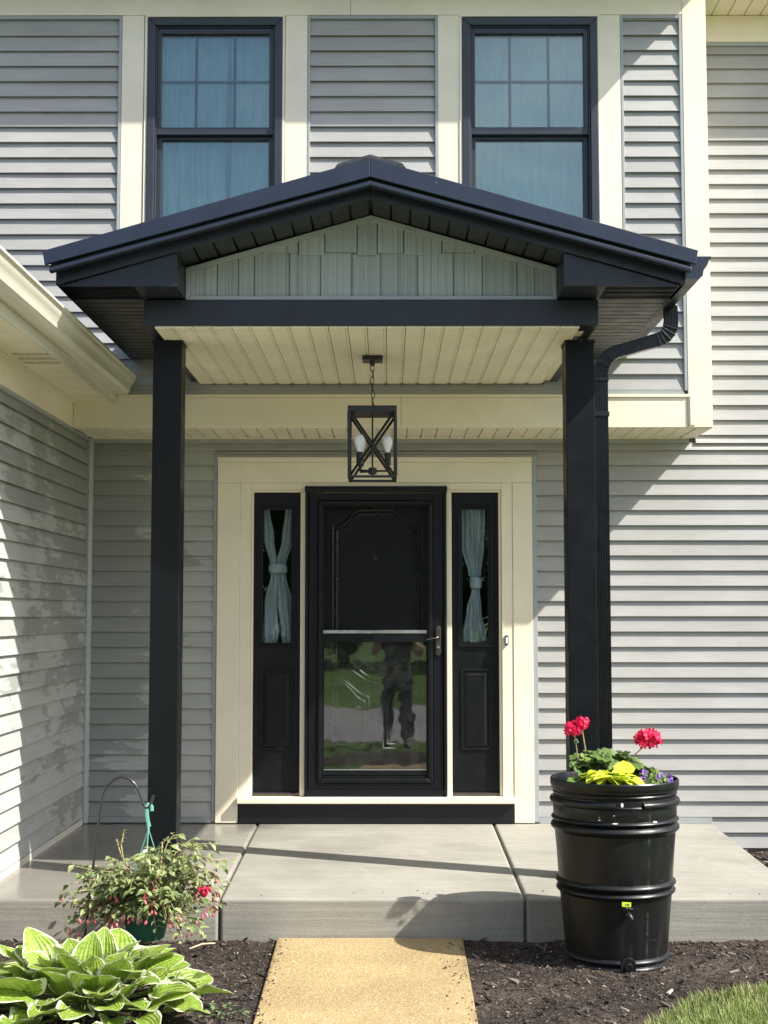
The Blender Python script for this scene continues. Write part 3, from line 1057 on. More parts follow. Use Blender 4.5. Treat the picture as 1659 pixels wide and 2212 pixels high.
# ------------------------------------------------------------------ entrance: casing, sidelights, doors
cas = [(-1.1435, -0.9925, SLAB + 0.006, 2.4655), (0.8345, 0.9665, SLAB + 0.006, 2.4655)]
for a, b2, z0, z1 in cas:
    panel_part('door_casing', B(a, b2, -0.036, 0.003, z0, z1), 'cream_trim', bevel=0.004)
panel_part('door_head', B(-1.1435, 0.9665, -0.036, 0.003, 2.4665, 2.606), 'cream_trim', bevel=0.004)
panel_part('head_cap', B(-1.1455, 0.9675, -0.044, 0.003, 2.6065, 2.6395), 'cream_trim', bevel=0.004)
panel_part('inner_casing', B(-0.9915, -0.9185, -0.031, 0.10, 0.384, 2.4655), 'cream_trim', bevel=0.003)
panel_part('inner_casing', B(0.7600, 0.8335, -0.031, 0.10, 0.384, 2.4655), 'cream_trim', bevel=0.003)
panel_part('inner_head', B(-0.9180, 0.7595, -0.031, 0.10, 2.4205, 2.4655), 'cream_trim', bevel=0.003)
jb = MB().box(-0.9175, -0.9025, -0.016, 0.10, 0.384, 2.42).box(0.7425, 0.7590, -0.016, 0.10, 0.384, 2.42).box(-0.9024, 0.7424, -0.016, 0.10, 2.404, 2.42)
panel_part('jamb', jb, 'cream_trim', bevel=0.002)
panel_part('mullion', B(-0.5865, -0.5530, -0.022, 0.10, 0.384, 2.4035), 'cream_trim', bevel=0.003)
panel_part('mullion', B(0.3915, 0.4265, -0.022, 0.10, 0.384, 2.4035), 'cream_trim', bevel=0.003)
panel_part('door_sill', B(-0.9960, 0.8360, -0.085, 0.10, 0.342, 0.383), 'cream_trim', bevel=0.005)
panel_part('riser_board', B(-0.985, 0.828, -0.045, 0.05, SLAB + 0.004, 0.341), 'riser_black', bevel=0.003)


def ring(x0, x1, z0, z1, w, ya, yb):
    m = MB()
    m.prism([(x0, z0), (x0 + w, z0 + w), (x0 + w, z1 - w), (x0, z1)], 'y', ya, yb)
    m.prism([(x1, z0), (x1, z1), (x1 - w, z1 - w), (x1 - w, z0 + w)], 'y', ya, yb)
    m.prism([(x0, z1), (x0 + w, z1 - w), (x1 - w, z1 - w), (x1, z1)], 'y', ya, yb)
    m.prism([(x0, z0), (x1, z0), (x1 - w, z0 + w), (x0 + w, z0 + w)], 'y', ya, yb)
    return m


def sidelight(x0, x1, gx0, gx1, label):
    Yp = 0.018
    z0, z1, gz0, gz1 = 0.384, 2.403, 1.395, 2.288
    m = MB()
    m.box(x0, gx0 - 0.018, Yp, Yp + 0.045, z0, z1).box(gx1 + 0.018, x1, Yp, Yp + 0.045, z0, z1)
    m.box(gx0 - 0.018, gx1 + 0.018, Yp, Yp + 0.045, z0, gz0 - 0.018).box(gx0 - 0.018, gx1 + 0.018, Yp, Yp + 0.045, gz1 + 0.018, z1)
    s = panel_part('sidelight', m, 'door_black')
    s['label'] = label
    ring(gx0 - 0.030, gx1 + 0.030, gz0 - 0.030, gz1 + 0.030, 0.016, Yp - 0.014, Yp - 0.0003).build('glass_bead', 'door_black', s, bevel=0.004)
    ring(gx0 - 0.0135, gx1 + 0.0135, gz0 - 0.0135, gz1 + 0.0135, 0.0125, Yp - 0.009, Yp + 0.02).build('glass_bead', 'door_black', s, bevel=0.003)
    B(gx0 - 0.005, gx1 + 0.005, Yp + 0.012, Yp + 0.015, gz0 - 0.005, gz1 + 0.005).build('pane', 'sidelight_glass', s)
    pm0, pm1, pz0, pz1 = gx0 - 0.014, gx1 + 0.016, 0.682, 1.222
    ring(pm0, pm1, pz0, pz1, 0.016, Yp - 0.009, Yp - 0.0002).build('panel_molding', 'door_black', s, bevel=0.004)
    m = MB()
    a, c, d, e = pm0 + 0.022, pm1 - 0.022, pz0 + 0.022, pz1 - 0.022
    b_ = 0.022
    m.add([(a, Yp - 0.0001, d), (c, Yp - 0.0001, d), (c, Yp - 0.0001, e), (a, Yp - 0.0001, e), (a + b_, Yp - 0.010, d + b_), (c - b_, Yp - 0.010, d + b_), (c - b_, Yp - 0.010, e - b_), (a + b_, Yp - 0.010, e - b_)],
          [(4, 5, 6, 7), (0, 1, 5, 4), (1, 2, 6, 5), (2, 3, 7, 6), (3, 0, 4, 7)])
    m.build('raised_panel', 'door_black', s)
    B(x0, x1, Yp - 0.030, Yp - 0.001, z0, z0 + 0.022).build('sill_strip', 'bronze_handle', s, bevel=0.004)
    # hall behind the glass
    q = MB().add([(x0, .064, z0), (x1, .064, z0), (x1, 1.2, z0), (x0, 1.2, z0), (x0, .064, z1), (x1, .064, z1), (x1, 1.2, z1), (x0, 1.2, z1)], [(0, 3, 2, 1), (4, 5, 6, 7), (1, 2, 6, 5), (2, 3, 7, 6), (3, 0, 4, 7)])
    q.build('hall', 'room_dark', s, recalc=False)


sidelight(-0.9020, -0.5870, -0.842, -0.650, 'black sidelight on the hinge side of the door')
sidelight(0.4270, 0.7420, 0.500, 0.670, 'black sidelight beside the door handle and doorbell')


def tied_curtain(name, label, left, right, tie, seed, gap):
    """left/right: lists of (z, xL, xR) for the two halves of a tied sheer; tie = (x0,x1,z0,z1)"""
    rnd = random.Random(seed)
    t = thing(name, label, 'curtain', (0.5 * (tie[0] + tie[1]), 0.085, tie[2] - 0.5), 'tied sidelight curtains')

    def interp(rows, z):
        for (za, a, b2), (zb, c, d) in zip(rows, rows[1:]):
            if zb <= z <= za:
                f = (z - zb) / (za - zb)
                f = f * f * (3 - 2 * f)
                return c + (a - c) * f, d + (b2 - d) * f
        return rows[-1][1:]
    for kk, rows in enumerate((left, right)):
        z1, z0 = rows[0][0], rows[-1][0]
        ph = rnd.random() * 6

        def fn(u, v):
            z = z0 + (z1 - z0) * v
            a, b2 = interp(rows, z)
            w = b2 - a
            d = min(0.016, 0.20 * w) * sin(u * 2.1 * 6.28 + ph + 1.5 * sin(v * 3)) + 0.004 * sin(u * 23 + v * 9)
            return (a + w * u, 0.088 + 0.012 * kk + d, z)
        MB().grid(fn, 22, 40).build('drape', 'teal_curtain', t, smooth=180, recalc=False)
    m = MB()
    x0, x1, z0, z1 = tie
    m.tube([(x0, .088, (z0 + z1) / 2), (x0 + 0.006, .07, (z0 + z1) / 2), ((x0 + x1) / 2, .060, (z0 + z1) / 2 + 0.003), (x1 - 0.006, .07, (z0 + z1) / 2), (x1, .088, (z0 + z1) / 2)], (z1 - z0) / 2, 10, True, (0, 1, 0), 0.22)
    m.build('tie_band', 'teal_curtain', t, smooth=60)
    return t


tied_curtain('tied_curtain', 'pale blue curtain tied with a bow in the sidelight on the hinge side',
             [(2.30, -0.846, -0.805), (2.10, -0.845, -0.772), (1.92, -0.800, -0.752), (1.90, -0.795, -0.750), (1.86, -0.792, -0.752), (1.66, -0.838, -0.752), (1.46, -0.848, -0.740), (1.38, -0.848, -0.750)],
             [(2.30, -0.700, -0.646), (2.10, -0.722, -0.646), (1.92, -0.758, -0.690), (1.90, -0.758, -0.696), (1.86, -0.757, -0.694), (1.66, -0.752, -0.650), (1.46, -0.722, -0.646), (1.38, -0.716, -0.646)],
             (-0.802, -0.690, 1.862, 1.925), 4, 0.02)
tied_curtain('tied_curtain', 'pale blue curtain tied low in the sidelight by the doorbell',
             [(2.30, 0.496, 0.560), (2.05, 0.498, 0.566), (1.85, 0.545, 0.580), (1.82, 0.566, 0.590), (1.76, 0.566, 0.590), (1.60, 0.528, 0.590), (1.45, 0.500, 0.590), (1.40, 0.500, 0.60)],
             [(2.30, 0.556, 0.662), (2.05, 0.562, 0.652), (1.85, 0.576, 0.630), (1.82, 0.580, 0.624), (1.76, 0.580, 0.622), (1.60, 0.582, 0.632), (1.45, 0.586, 0.664), (1.40, 0.59, 0.672)],
             (0.560, 0.628, 1.760, 1.835), 9, 0.02)

# entry door behind the storm door
YD = 0.055
ed = panel_part('entry_door', B(-0.540, 0.375, YD, YD + 0.045, 0.386, 2.40), 'door_black')


def molding(pts, closed=False):
    p = [(x, YD - 0.001, z) for x, z in pts]
    if closed:
        p.append(p[0])
    MB().tube(p, 0.017, 6, True, (0, 1, 0)).build('panel_molding', 'door_molding', ed, smooth=60)


def arc(xa, za, xb, zb, n=10, s=1.0):
    return [(xa + (xb - xa) * t / n, za + (zb - za) * (0.5 - 0.5 * cos(pi * t / n))) for t in range(n + 1)]


XC = -0.084
for off, dz in ((0.0, 0.0), (0.028, -0.030)):
    xl, xr = XC - 0.290 + off, XC + 0.290 - off
    up = [(xl, 1.245 - dz)] + [(xl, 2.185 + dz), (xl + 0.05, 2.185 + dz)] + arc(xl + 0.05, 2.185 + dz, XC - 0.10, 2.292 + dz)[1:]
    up += arc(XC + 0.10, 2.292 + dz, xr - 0.05, 2.185 + dz) + [(xr, 2.185 + dz), (xr, 1.245 - dz)]
    up += [(xr - 0.04, 1.245 - dz)] + arc(xr - 0.04, 1.245 - dz, XC, 1.125 - dz)[1:] + arc(XC, 1.125 - dz, xl + 0.04, 1.245 - dz)[1:]
    molding(up, True)
    lw = [(xl, 0.69 + off), (xl, 1.155 + dz), (xl + 0.03, 1.155 + dz)] + arc(xl + 0.03, 1.155 + dz, XC - 0.046 - off, 1.035 + dz)[1:] + [(XC - 0.046 - off, 0.69 + off)]
    molding(lw, True)
    molding([(2 * XC - x_, z_) for x_, z_ in lw], True)
MB().tube([(XC + 0.002, YD + 0.002, 1.965), (XC + 0.002, YD - 0.008, 1.965)], 0.010, 10).build('peephole', 'bronze_handle', ed, smooth=40)

# storm door
sd = panel_part('storm_door', MB().box(-0.5525, -0.534, -0.052, 0.04, 0.386, 2.405).box(0.3725, 0.391, -0.052, 0.04, 0.386, 2.405).box(-0.5570, 0.3960, -0.058, 0.04, 2.4055, 2.442), 'door_black', bevel=0.003)
LF = -0.040
m = MB().box(-0.530, -0.470, LF, 0.0, 0.432, 2.395).box(0.299, 0.369, LF, 0.0, 0.432, 2.395).box(-0.4699, 0.2989, LF, 0.0, 2.347, 2.395).box(-0.4699, 0.2989, LF, 0.0, 0.432, 0.472)
m.build('leaf_frame', 'door_black', sd, bevel=0.004)
B(-0.545, 0.383, LF - 0.006, 0.0, 0.388, 0.4315).build('kick_rail', 'door_black', sd, bevel=0.003)
ring(-0.4695, 0.2985, 0.4725, 2.3465, 0.034, LF - 0.012, LF + 0.01).build('frame_molding', 'door_black', sd, bevel=0.009)
ring(-0.4350, 0.2640, 0.5070, 2.3120, 0.010, LF + 0.002, LF + 0.03).build('glazing_stop', 'door_black', sd, bevel=0.003)
B(-0.4340, 0.2630, LF + 0.004, LF + 0.03, 1.400, 1.458).build('middle_rail', 'door_black', sd, bevel=0.004)
B(-0.4320, 0.2610, LF + 0.000, LF + 0.02, 1.4585, 1.480).build('sash_strip', 'silver_metal', sd, bevel=0.003)
B(-0.4320, 0.2610, LF + 0.010, LF + 0.026, 0.520, 0.556).build('bottom_rail', 'door_black', sd, bevel=0.003)
B(-0.4300, 0.2590, LF + 0.008, LF + 0.012, 0.5565, 0.562).build('sash_strip', 'silver_metal', sd)
B(-0.4280, 0.2570, LF + 0.018, LF + 0.021, 0.558, 1.402).build('pane', 'storm_glass', sd)
B(-0.4280, 0.2570, LF + 0.022, LF + 0.023, 1.4805, 2.305).build('screen', 'insect_screen', sd)
hp = [(0.335 + 0.0165 * sx * cos(a), z + 0.0165 * sin(a)) for z, sx, rng in ((1.492, 1, range(0, 9)), (1.328, 1, range(8, 17))) for a in [pi * k / 8 for k in rng]]
h = MB().prism(hp, 'y', LF - 0.016, LF - 0.001).build('handle_plate', 'bronze_handle', sd, bevel=0.004)
MB().tube([(0.335, LF - 0.012, 1.432), (0.335, LF - 0.050, 1.432), (0.322, LF - 0.058, 1.430), (0.295, LF - 0.060, 1.425), (0.272, LF - 0.058, 1.424), (0.252, LF - 0.054, 1.414)], [0.009, 0.009, 0.008, 0.006, 0.006, 0.005], 8).build('lever', 'bronze_handle', sd, smooth=60)
MB().tube([(0.335, LF - 0.012, 1.368), (0.335, LF - 0.024, 1.368)], 0.009, 12).build('lock', 'silver_metal', sd, smooth=40)

bell = thing('doorbell', 'small oval doorbell with a white button on the cream door casing', 'doorbell', (0.789, -0.031, 1.411))
bp = [(0.789 + 0.0125 * cos(a), z + 0.0125 * sin(a)) for z, rng in ((1.434, range(0, 9)), (1.390, range(8, 17))) for a in [pi * k / 8 for k in rng]]
MB().prism(bp, 'y', -0.048, -0.0312).build('bell_plate', 'bronze_handle', bell, bevel=0.003)
B(0.7825, 0.7955, -0.0515, -0.0485, 1.391, 1.432).build('button', 'bulb_white', bell, bevel=0.002)

# ------------------------------------------------------------------ porch canopy
X0 = -0.087
porch = thing('porch_canopy', 'dark gabled porch canopy on two square posts over the front door', 'porch', (X0, -1.4, SLAB))


def chev(za, sa, zb, sb, hw, ya, yb, xin=0.0, trimtop=0.0):
    """gable-shaped board: top z=za-sa*dx, bottom z=zb-sb*dx, half width hw"""
    ms = []
    for s in (-1, 1):
        pts = [(X0 + s * xin, za - sa * xin), (X0 + s * (hw - trimtop), za - sa * (hw - trimtop)), (X0 + s * hw, zb - sb * hw), (X0 + s * xin, zb - sb * xin)]
        ms.append(MB().prism(pts, 'y', ya, yb))
    return ms


SL = 0.2885
RT = 3.818
for mb in chev(RT, SL, 3.724, 0.275, 1.590, -2.622, -2.600, 0.0, -0.012):
    mb.build('rake_board', 'navy_metal', porch, bevel=0.003)
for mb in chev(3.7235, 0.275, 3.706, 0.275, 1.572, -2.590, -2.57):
    mb.build('rake_shadow_strip', 'black_soffit', porch)  # recessed black strip, paints in the shadow line under the rake board
for mb in chev(3.7055, 0.2752, 3.684, 0.2745, 1.570, -2.616, -2.57):
    mb.build('drip_edge', 'navy_metal', porch, bevel=0.004)
for mb in chev(3.730, 0.281, 3.645, 0.2810, 1.556, -2.5295, -2.5105):
    mb.build('rake_fascia', 'navy_dark', porch, bevel=0.002)
# roof body and ridge
for s in (-1, 1):
    pts = [(X0, RT + 0.004), (X0 + s * 1.600, RT + 0.004 - SL * 1.600), (X0 + s * 1.590, RT - 0.040 - SL * 1.590), (X0, RT - 0.040)]
    MB().prism(pts, 'y', -2.5995, -0.532).build('roof', 'roof_shingle', porch)
    pts = [(X0, RT + 0.022), (X0 + s * 0.16, RT + 0.022 - SL * 0.16), (X0 + s * 0.175, RT + 0.0045 - SL * 0.175), (X0, RT + 0.0045)]
    MB().prism(pts, 'y', -2.610, -0.535).build('ridge_cap', 'roof_shingle', porch)
# sloped soffit strips between rake fascia and gable face
rs = MB()
for s in (-1, 1):
    rs.prism([(X0, 3.668), (X0 + s * 1.0, 3.668 - 0.281), (X0 + s * 1.0, 3.680 - 0.281), (X0, 3.680)], 'y', -2.51, -2.20)
rake_soffit = rs.build('rake_soffit', 'black_soffit', porch)
for s in (-1, 1):
    d = 0.012
    while d < 0.95:
        e = d + 0.086
        MB().prism([(X0 + s * d, 3.650 - 0.281 * d), (X0 + s * e, 3.650 - 0.281 * e), (X0 + s * e, 3.664 - 0.281 * e), (X0 + s * d, 3.664 - 0.281 * d)], 'y', -2.510, -2.232).build('soffit_panel', 'black_soffit', rake_soffit)
        d += 0.097
# boxed eave returns
for s, xi in ((-1, -1.047), (1, 0.873)):
    xo = X0 + s * 1.552
    zt = 3.646 - 0.281 * abs(xi - X0)
    MB().prism([(xo, 3.2055), (xi, 3.2055), (xi, zt)], 'y', -2.5100, -2.222).build('eave_return', 'navy_dark', porch, bevel=0.002)
# eave soffits with cross panels, fascia
for s, xa in ((-1, -1.258), (1, 1.084)):
    xo = X0 + s * 1.530
    so = B(min(xa, xo), max(xa, xo), -2.50, -0.531, 3.216, 3.224).build('eave_soffit', 'black_soffit', porch)
    me = B(min(xa, xo) + 0.001, max(xa, xo) - 0.001, -0.0405, 0.0405, 0.0, 0.010).mesh('soffit_panel', 'soffit_bounce_lit')
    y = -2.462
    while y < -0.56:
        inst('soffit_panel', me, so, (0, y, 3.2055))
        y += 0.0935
    xf = X0 + s * 1.5305
    B(min(xf, xf + s * 0.022), max(xf, xf + s * 0.022), -2.5095, -0.531, 3.2055, 3.352).build('eave_fascia', 'navy_dark', porch, bevel=0.002)
MB().box(-1.045, -1.258, -2.222, -2.0, 3.212, 3.225)
# gable face
gf = MB().prism([(-1.045, 3.20), (0.872, 3.20), (0.872, 3.37), (X0, 3.645), (-1.045, 3.37)], 'y', -2.200, -2.17).build('gable_face', 'sage_trim', porch)
tw = 0.022
inner = [(-1.045 + tw, 3.20 + tw), (0.872 - tw, 3.20 + tw), (0.872 - tw, 3.367 - tw * 0.75), (X0, 3.640 - tw * 1.1), (-1.045 + tw, 3.367 - tw * 0.75)]
outer = [(-1.045, 3.20), (0.872, 3.20), (0.872, 3.37), (X0, 3.647), (-1.045, 3.37)]
for i in range(5):
    k = (i + 1) % 5
    MB().prism([outer[i], outer[k], inner[k], inner[i]], 'y', -2.236, -2.2005).build('gable_trim', 'sage_trim', gf, bevel=0.003)


def shake(xa, xb, za, zb, y):
    poly = [(xa, za), (xb, za), (xb, zb), (xa, zb)]
    for i in range(5):
        p, q = inner[i], inner[(i + 1) % 5]
        nx, nz = (q[1] - p[1]), -(q[0] - p[0])
        poly = clip(poly, nx, nz, nx * p[0] + nz * p[1])
        if len(poly) < 3:
            return
    o = MB().prism(poly, 'y', y, -2.2008).build('shake', 'shake_sage', gf, bevel=0.0015)


rb = random.Random(5)
row2 = [-1.03, -0.884, -0.775, -0.692, -0.51, -0.348, -0.187, -0.038, 0.154, 0.339, 0.489, 0.668, 0.76, 0.86]
for a, b2 in zip(row2, row2[1:]):
    shake(a + 0.0028, b2 - 0.0028, 3.222, 3.452, -2.209 - rb.random() * 0.007)
row1 = [-0.70, -0.661, -0.463, -0.327, -0.159, -0.055, 0.082, 0.28, 0.448, 0.52]
for i, (a, b2) in enumerate(zip(row1, row1[1:])):
    shake(a + 0.0028, b2 - 0.0028, 3.437 + (0.013 if i % 2 == 1 else 0.0) + rb.random() * 0.004, 3.66, -2.222 - rb.random() * 0.006)
# beam
B(-1.256, 1.082, -2.252, -2.10, 3.0640, 3.1985).build('beam', 'navy_dark', porch, bevel=0.004)
B(-1.256, -1.202, -2.0995, -0.531, 3.0660, 3.2050).build('side_beam', 'navy_dark', porch, bevel=0.003)
B(1.036, 1.082, -2.0995, -0.531, 3.0660, 3.2050).build('side_beam', 'navy_dark', porch, bevel=0.003)
# ceiling of cream panels
cl = B(-1.2015, 1.0355, -2.0995, -0.531, 3.074, 3.086).build('ceiling', 'cream_trim', porch)
cm = MB().prism([(-0.0478, 0.0), (-0.0485, 0.0105), (0.0485, 0.0105), (0.0478, 0.0), (0.0400, 0.0), (0.0385, 0.005), (0.0340, 0.005), (0.0325, 0.0)], 'y', -2.236, -0.533)
cm = cm.mesh('ceiling_panel', 'cream_panel')
x = -1.152
while x < 1.02:
    inst('ceiling_panel', cm, cl, (x, 0, 3.0530 + random.uniform(-0.0006, 0.0006)))
    x += 0.0995
# dark clips where the panel seams meet the wall
for k in range(22):
    B(-1.112 + k * 0.0995, -1.092 + k * 0.0995, -0.545, -0.531, 3.049, 3.0575).build('seam_clip', 'navy_dark', porch)
for xc in (-1.184, 1.030):
    ps = B(xc - 0.0765, xc + 0.0765, -1.93, -1.777, SLAB + 0.0, 3.0525).build('post', 'post_black', porch, bevel=0.004)
    B(xc - 0.084, xc + 0.084, -1.9375, -1.7695, SLAB - 0.002, 0.372).build('post_base', 'post_black', ps, bevel=0.004)
    B(xc - 0.082, xc + 0.082, -1.9355, -1.7715, 3.036, 3.0528).build('post_cap', 'post_black', ps, bevel=0.003)
    MB().tube([(xc, -1.93, 3.03), (xc, -1.932, 3.058)], 0.009, 8).build('post_screw', 'post_black', ps)
# gutter on the right eave
gp = MB().prism(gutter_profile(1.467, 3.232, 1, 0.95), 'y', -2.545, -0.53).build('gutter', 'navy_dark', porch, smooth=35)
MB().prism(gutter_profile(1.467, 3.232, 1, 0.95)[:10], 'y', -2.5505, -2.5452).build('gutter_cap', 'navy_metal', gp)


def downspout():
    """ribbed rectangular pipe swept along the elbows"""
    path = [(1.527, 3.245), (1.530, 3.175), (1.529, 3.150), (1.524, 3.125), (1.514, 3.102), (1.498, 3.082), (1.478, 3.068), (1.455, 3.059),
            (1.36, 3.032), (1.235, 2.996), (1.210, 2.986), (1.188, 2.970), (1.170, 2.950), (1.157, 2.926), (1.149, 2.900), (1.146, 2.870), (1.1455, 2.66), (1.1455, 1.5), (1.1455, 0.32)]
    # ribbed cross-section: half-width along the in-plane normal, depth along y
    W, D = 0.0355, 0.029
    prof = []
    for k in range(8):
        a = -W + 2 * W * k / 8
        prof += [(a + 0.0012, -D), (a + 2 * W / 8 * 0.52, -D), (a + 2 * W / 8 * 0.60, -D + 0.006), (a + 2 * W / 8 * 0.95, -D + 0.006)]
    prof += [(W, -D), (W, D), (-W, D), (-W, -D)]
    n = len(prof)
    vs, fs = [], []
    crimps = set(range(2, 8)) | set(range(10, 15))
    for i, (x_, z_) in enumerate(path):
        a, b2 = path[max(0, i - 1)], path[min(len(path) - 1, i + 1)]
        t = Vector((b2[0] - a[0], 0, b2[1] - a[1])).normalized()
        nrm = Vector((-t.z, 0, t.x))
        sgn = -1 if True else 1
        f = 1.0 + (0.05 if i in crimps and i % 2 else 0.0) - (0.04 if i in (0, 1, 8, 9) else 0.0)
        for (w, d) in prof:
            p = Vector((x_, -1.885, z_)) + nrm * (w * f) + Vector((0, d * f, 0))
            vs.append(p)
    for i in range(len(path) - 1):
        for k in range(n):
            fs.append((i * n + k, i * n + (k + 1) % n, (i + 1) * n + (k + 1) % n, (i + 1) * n + k))
    fs.append(tuple(range(n)))
    fs.append(tuple(reversed([(len(path) - 1) * n + k for k in range(n)])))
    o = MB().add(vs, fs).build('downspout', 'downspout_black', porch)
    for (x_, z_, w) in ((1.1455, 2.655, 0.041), (1.1455, 2.845, 0.040)):
        B(x_ - w, x_ + w, -1.922, -1.845, z_ - 0.013, z_ + 0.013).build('pipe_strap', 'downspout_black', o, bevel=0.003)
    # crimp rings on the elbows
    for i in (3, 4, 5, 6, 7, 11, 12, 13, 14):
        a, b2 = path[i - 1], path[i + 1]
        t = Vector((b2[0] - a[0], 0, b2[1] - a[1])).normalized()
        nrm = Vector((-t.z, 0, t.x))
        c = Vector((path[i][0], -1.885, path[i][1]))
        m = MB()
        hw, hd, th = 0.0385, 0.0325, 0.0035
        vs = [c + nrm * (sw * hw) + Vector((0, sd_ * hd, 0)) + t * (st_ * th) for st_ in (-1, 1) for sw, sd_ in ((-1, -1), (1, -1), (1, 1), (-1, 1))]
        m.add(vs, [(0, 1, 2, 3), (4, 5, 6, 7), (0, 1, 5, 4), (1, 2, 6, 5), (2, 3, 7, 6), (3, 0, 4, 7)]).build('crimp', 'downspout_black', o, bevel=0.001)


downspout()

# ------------------------------------------------------------------ hanging lantern
LX, LY = -0.088, -1.45
lan = thing('pendant_lantern', 'black open cage lantern with three white bulbs hanging from the porch ceiling', 'lantern', (LX, LY, 2.34))
B(LX - 0.058, LX + 0.058, LY - 0.058, LY + 0.058, 3.026, 3.0515).build('ceiling_plate', 'iron_black', lan, bevel=0.002)
MB().lathe([(0.002, 2.998), (0.010, 3.0), (0.014, 3.012), (0.013, 3.026)], 12, (LX, LY, 0), True).build('loop', 'iron_black', lan, smooth=50)
z = 2.990
k = 0
while z > 2.78:
    sx = 0.010
    ax = Vector((1, 0, 0)) if k % 2 == 0 else Vector((0.25, 0.97, 0)).normalized()
    L2 = 0.019
    pts = []
    for q in range(13):
        a = 2 * pi * q / 12
        pts.append(Vector((LX + 0.003 * sin(k * 1.9), LY, z)) + ax * (0.0095 * cos(a)) + Vector((0, 0, L2 * 1.25 * sin(a))))
    MB().tube(pts, 0.0024, 6, False).build('chain_link', 'iron_black', lan, smooth=60)
    z -= 0.0385
    k += 1
MB().tube([(LX, LY, 2.79), (LX + 0.008, LY, 2.775), (LX, LY, 2.752)], 0.004, 6).build('loop', 'iron_black', lan, smooth=60)
H, z0, z1 = 0.138, 2.345, 2.752
# top: deep square band with a dark underside
ring_ = MB()
for a in range(4):
    pass
tb = B(LX - H, LX + H, LY - H, LY + H, z1 - 0.032, z1).build('top_plate', 'iron_black', lan, bevel=0.002)
t_ = 0.0075
for sx in (-1, 1):
    for sy in (-1, 1):
        B(LX + sx * (H - t_) - t_, LX + sx * (H - t_) + t_, LY + sy * (H - t_) - t_, LY + sy * (H - t_) + t_, z0, z1 - 0.0325).build('upright', 'iron_black', lan, bevel=0.0015)
for s in (-1, 1):
    B(LX - H + 2 * t_ + 0.0002, LX + H - 2 * t_ - 0.0002, LY + s * (H - t_) - t_ * .9, LY + s * (H - t_) + t_ * .9, z0 + 0.001, z0 + 0.014).build('bottom_bar', 'iron_black', lan, bevel=0.001)
    B(LX + s * (H - t_) - t_ * .9, LX + s * (H - t_) + t_ * .9, LY - H + 2 * t_ + 0.0002, LY + H - 2 * t_ - 0.0002, z0 + 0.001, z0 + 0.014).build('bottom_bar', 'iron_black', lan, bevel=0.001)
zb_, zt_ = z0 + 0.016, z1 - 0.036
for s in (-1, 1):
    for d in (-1, 1):
        o1 = 0.003 * d
        MB().tube([(LX - d * (H - 0.016), LY + s * (H - t_) + o1, zb_), (LX + d * (H - 0.016), LY + s * (H - t_) + o1, zt_)], 0.0075, 4, True, (0, 1, 0)).build('cross_bar', 'iron_black', lan)
        MB().tube([(LX + s * (H - t_) + o1, LY - d * (H - 0.016), zb_), (LX + s * (H - t_) + o1, LY + d * (H - 0.016), zt_)], 0.0075, 4, True, (1, 0, 0)).build('cross_bar', 'iron_black', lan)
MB().tube([(LX, LY, z1 - 0.033), (LX, LY, 2.39)], 0.005, 8).build('rod', 'iron_black', lan, smooth=60)
MB().lathe([(0.002, 2.372), (0.012, 2.376), (0.024, 2.38), (0.024, 2.412), (0.006, 2.418)], 16, (LX, LY, 0), True, True).build('hub', 'iron_black', lan, smooth=40)
for a in (-0.15, 2.45, 3.75):
    r = 0.088
    cx, cy = LX + r * cos(a), LY + r * sin(a)
    MB().tube([(LX + 0.02 * cos(a), LY + 0.02 * sin(a), 2.396), (cx, cy, 2.396), (cx, cy, 2.43)], 0.0062, 6).build('arm', 'iron_black', lan, smooth=50)
    MB().lathe([(0.012, 2.426), (0.0185, 2.430), (0.0185, 2.498), (0.016, 2.500)], 16, (cx, cy, 0), True, True).build('socket', 'iron_black', lan, smooth=40)
    MB().lathe([(0.0135, 2.500), (0.0145, 2.512), (0.0175, 2.520), (0.026, 2.542), (0.0295, 2.560), (0.0285, 2.576), (0.022, 2.592), (0.012, 2.600), (0.001, 2.602)], 20, (cx, cy, 0), True, True).build('bulb', 'bulb_white', lan, smooth=60)

# ------------------------------------------------------------------ rain barrel
BX, BY = 1.048, -2.772
br = thing('rain_barrel', 'tall black ribbed plastic rain barrel planted with flowers, standing in the mulch', 'barrel', (BX, BY, -0.02))


def ribz(zc, r, amp, hw, n=6):
    return [(r + amp * cos((q / n - 0.5) * pi), zc + hw * (q / n - 0.5) * 2) for q in range(n + 1)]


prof = [(0.05, -0.02), (0.226, -0.02), (0.233, -0.012)]
prof += ribz(0.010, 0.230, 0.013, 0.014) + [(0.229, 0.025)] + ribz(0.041, 0.230, 0.013, 0.014) + [(0.232, 0.058)]
prof += [(0.240, 0.15), (0.247, 0.24), (0.2545, 0.312)]
prof += ribz(0.332, 0.2550, 0.017, 0.017) + [(0.2565, 0.350)] + ribz(0.368, 0.2575, 0.017, 0.017) + [(0.2600, 0.384)]
prof += [(0.2680, 0.50), (0.2760, 0.596)]
prof += ribz(0.616, 0.2755, 0.019, 0.023) + [(0.2815, 0.6405)] + ribz(0.652, 0.2800, 0.012, 0.011) + [(0.2815, 0.670)]
prof += [(0.2825, 0.704)]
body_top = [(0.2790, 0.756), (0.2840, 0.764), (0.2850, 0.771), (0.2825, 0.775), (0.2865, 0.782), (0.2905, 0.786), (0.2905, 0.793), (0.2925, 0.797), (0.2945, 0.806), (0.2945, 0.826), (0.2915, 0.831), (0.2860, 0.829), (0.2800, 0.815), (0.2750, 0.70)]
MB().lathe(prof + body_top, 96, (BX, BY, 0)).build('body', 'barrel_black', br, smooth=28)
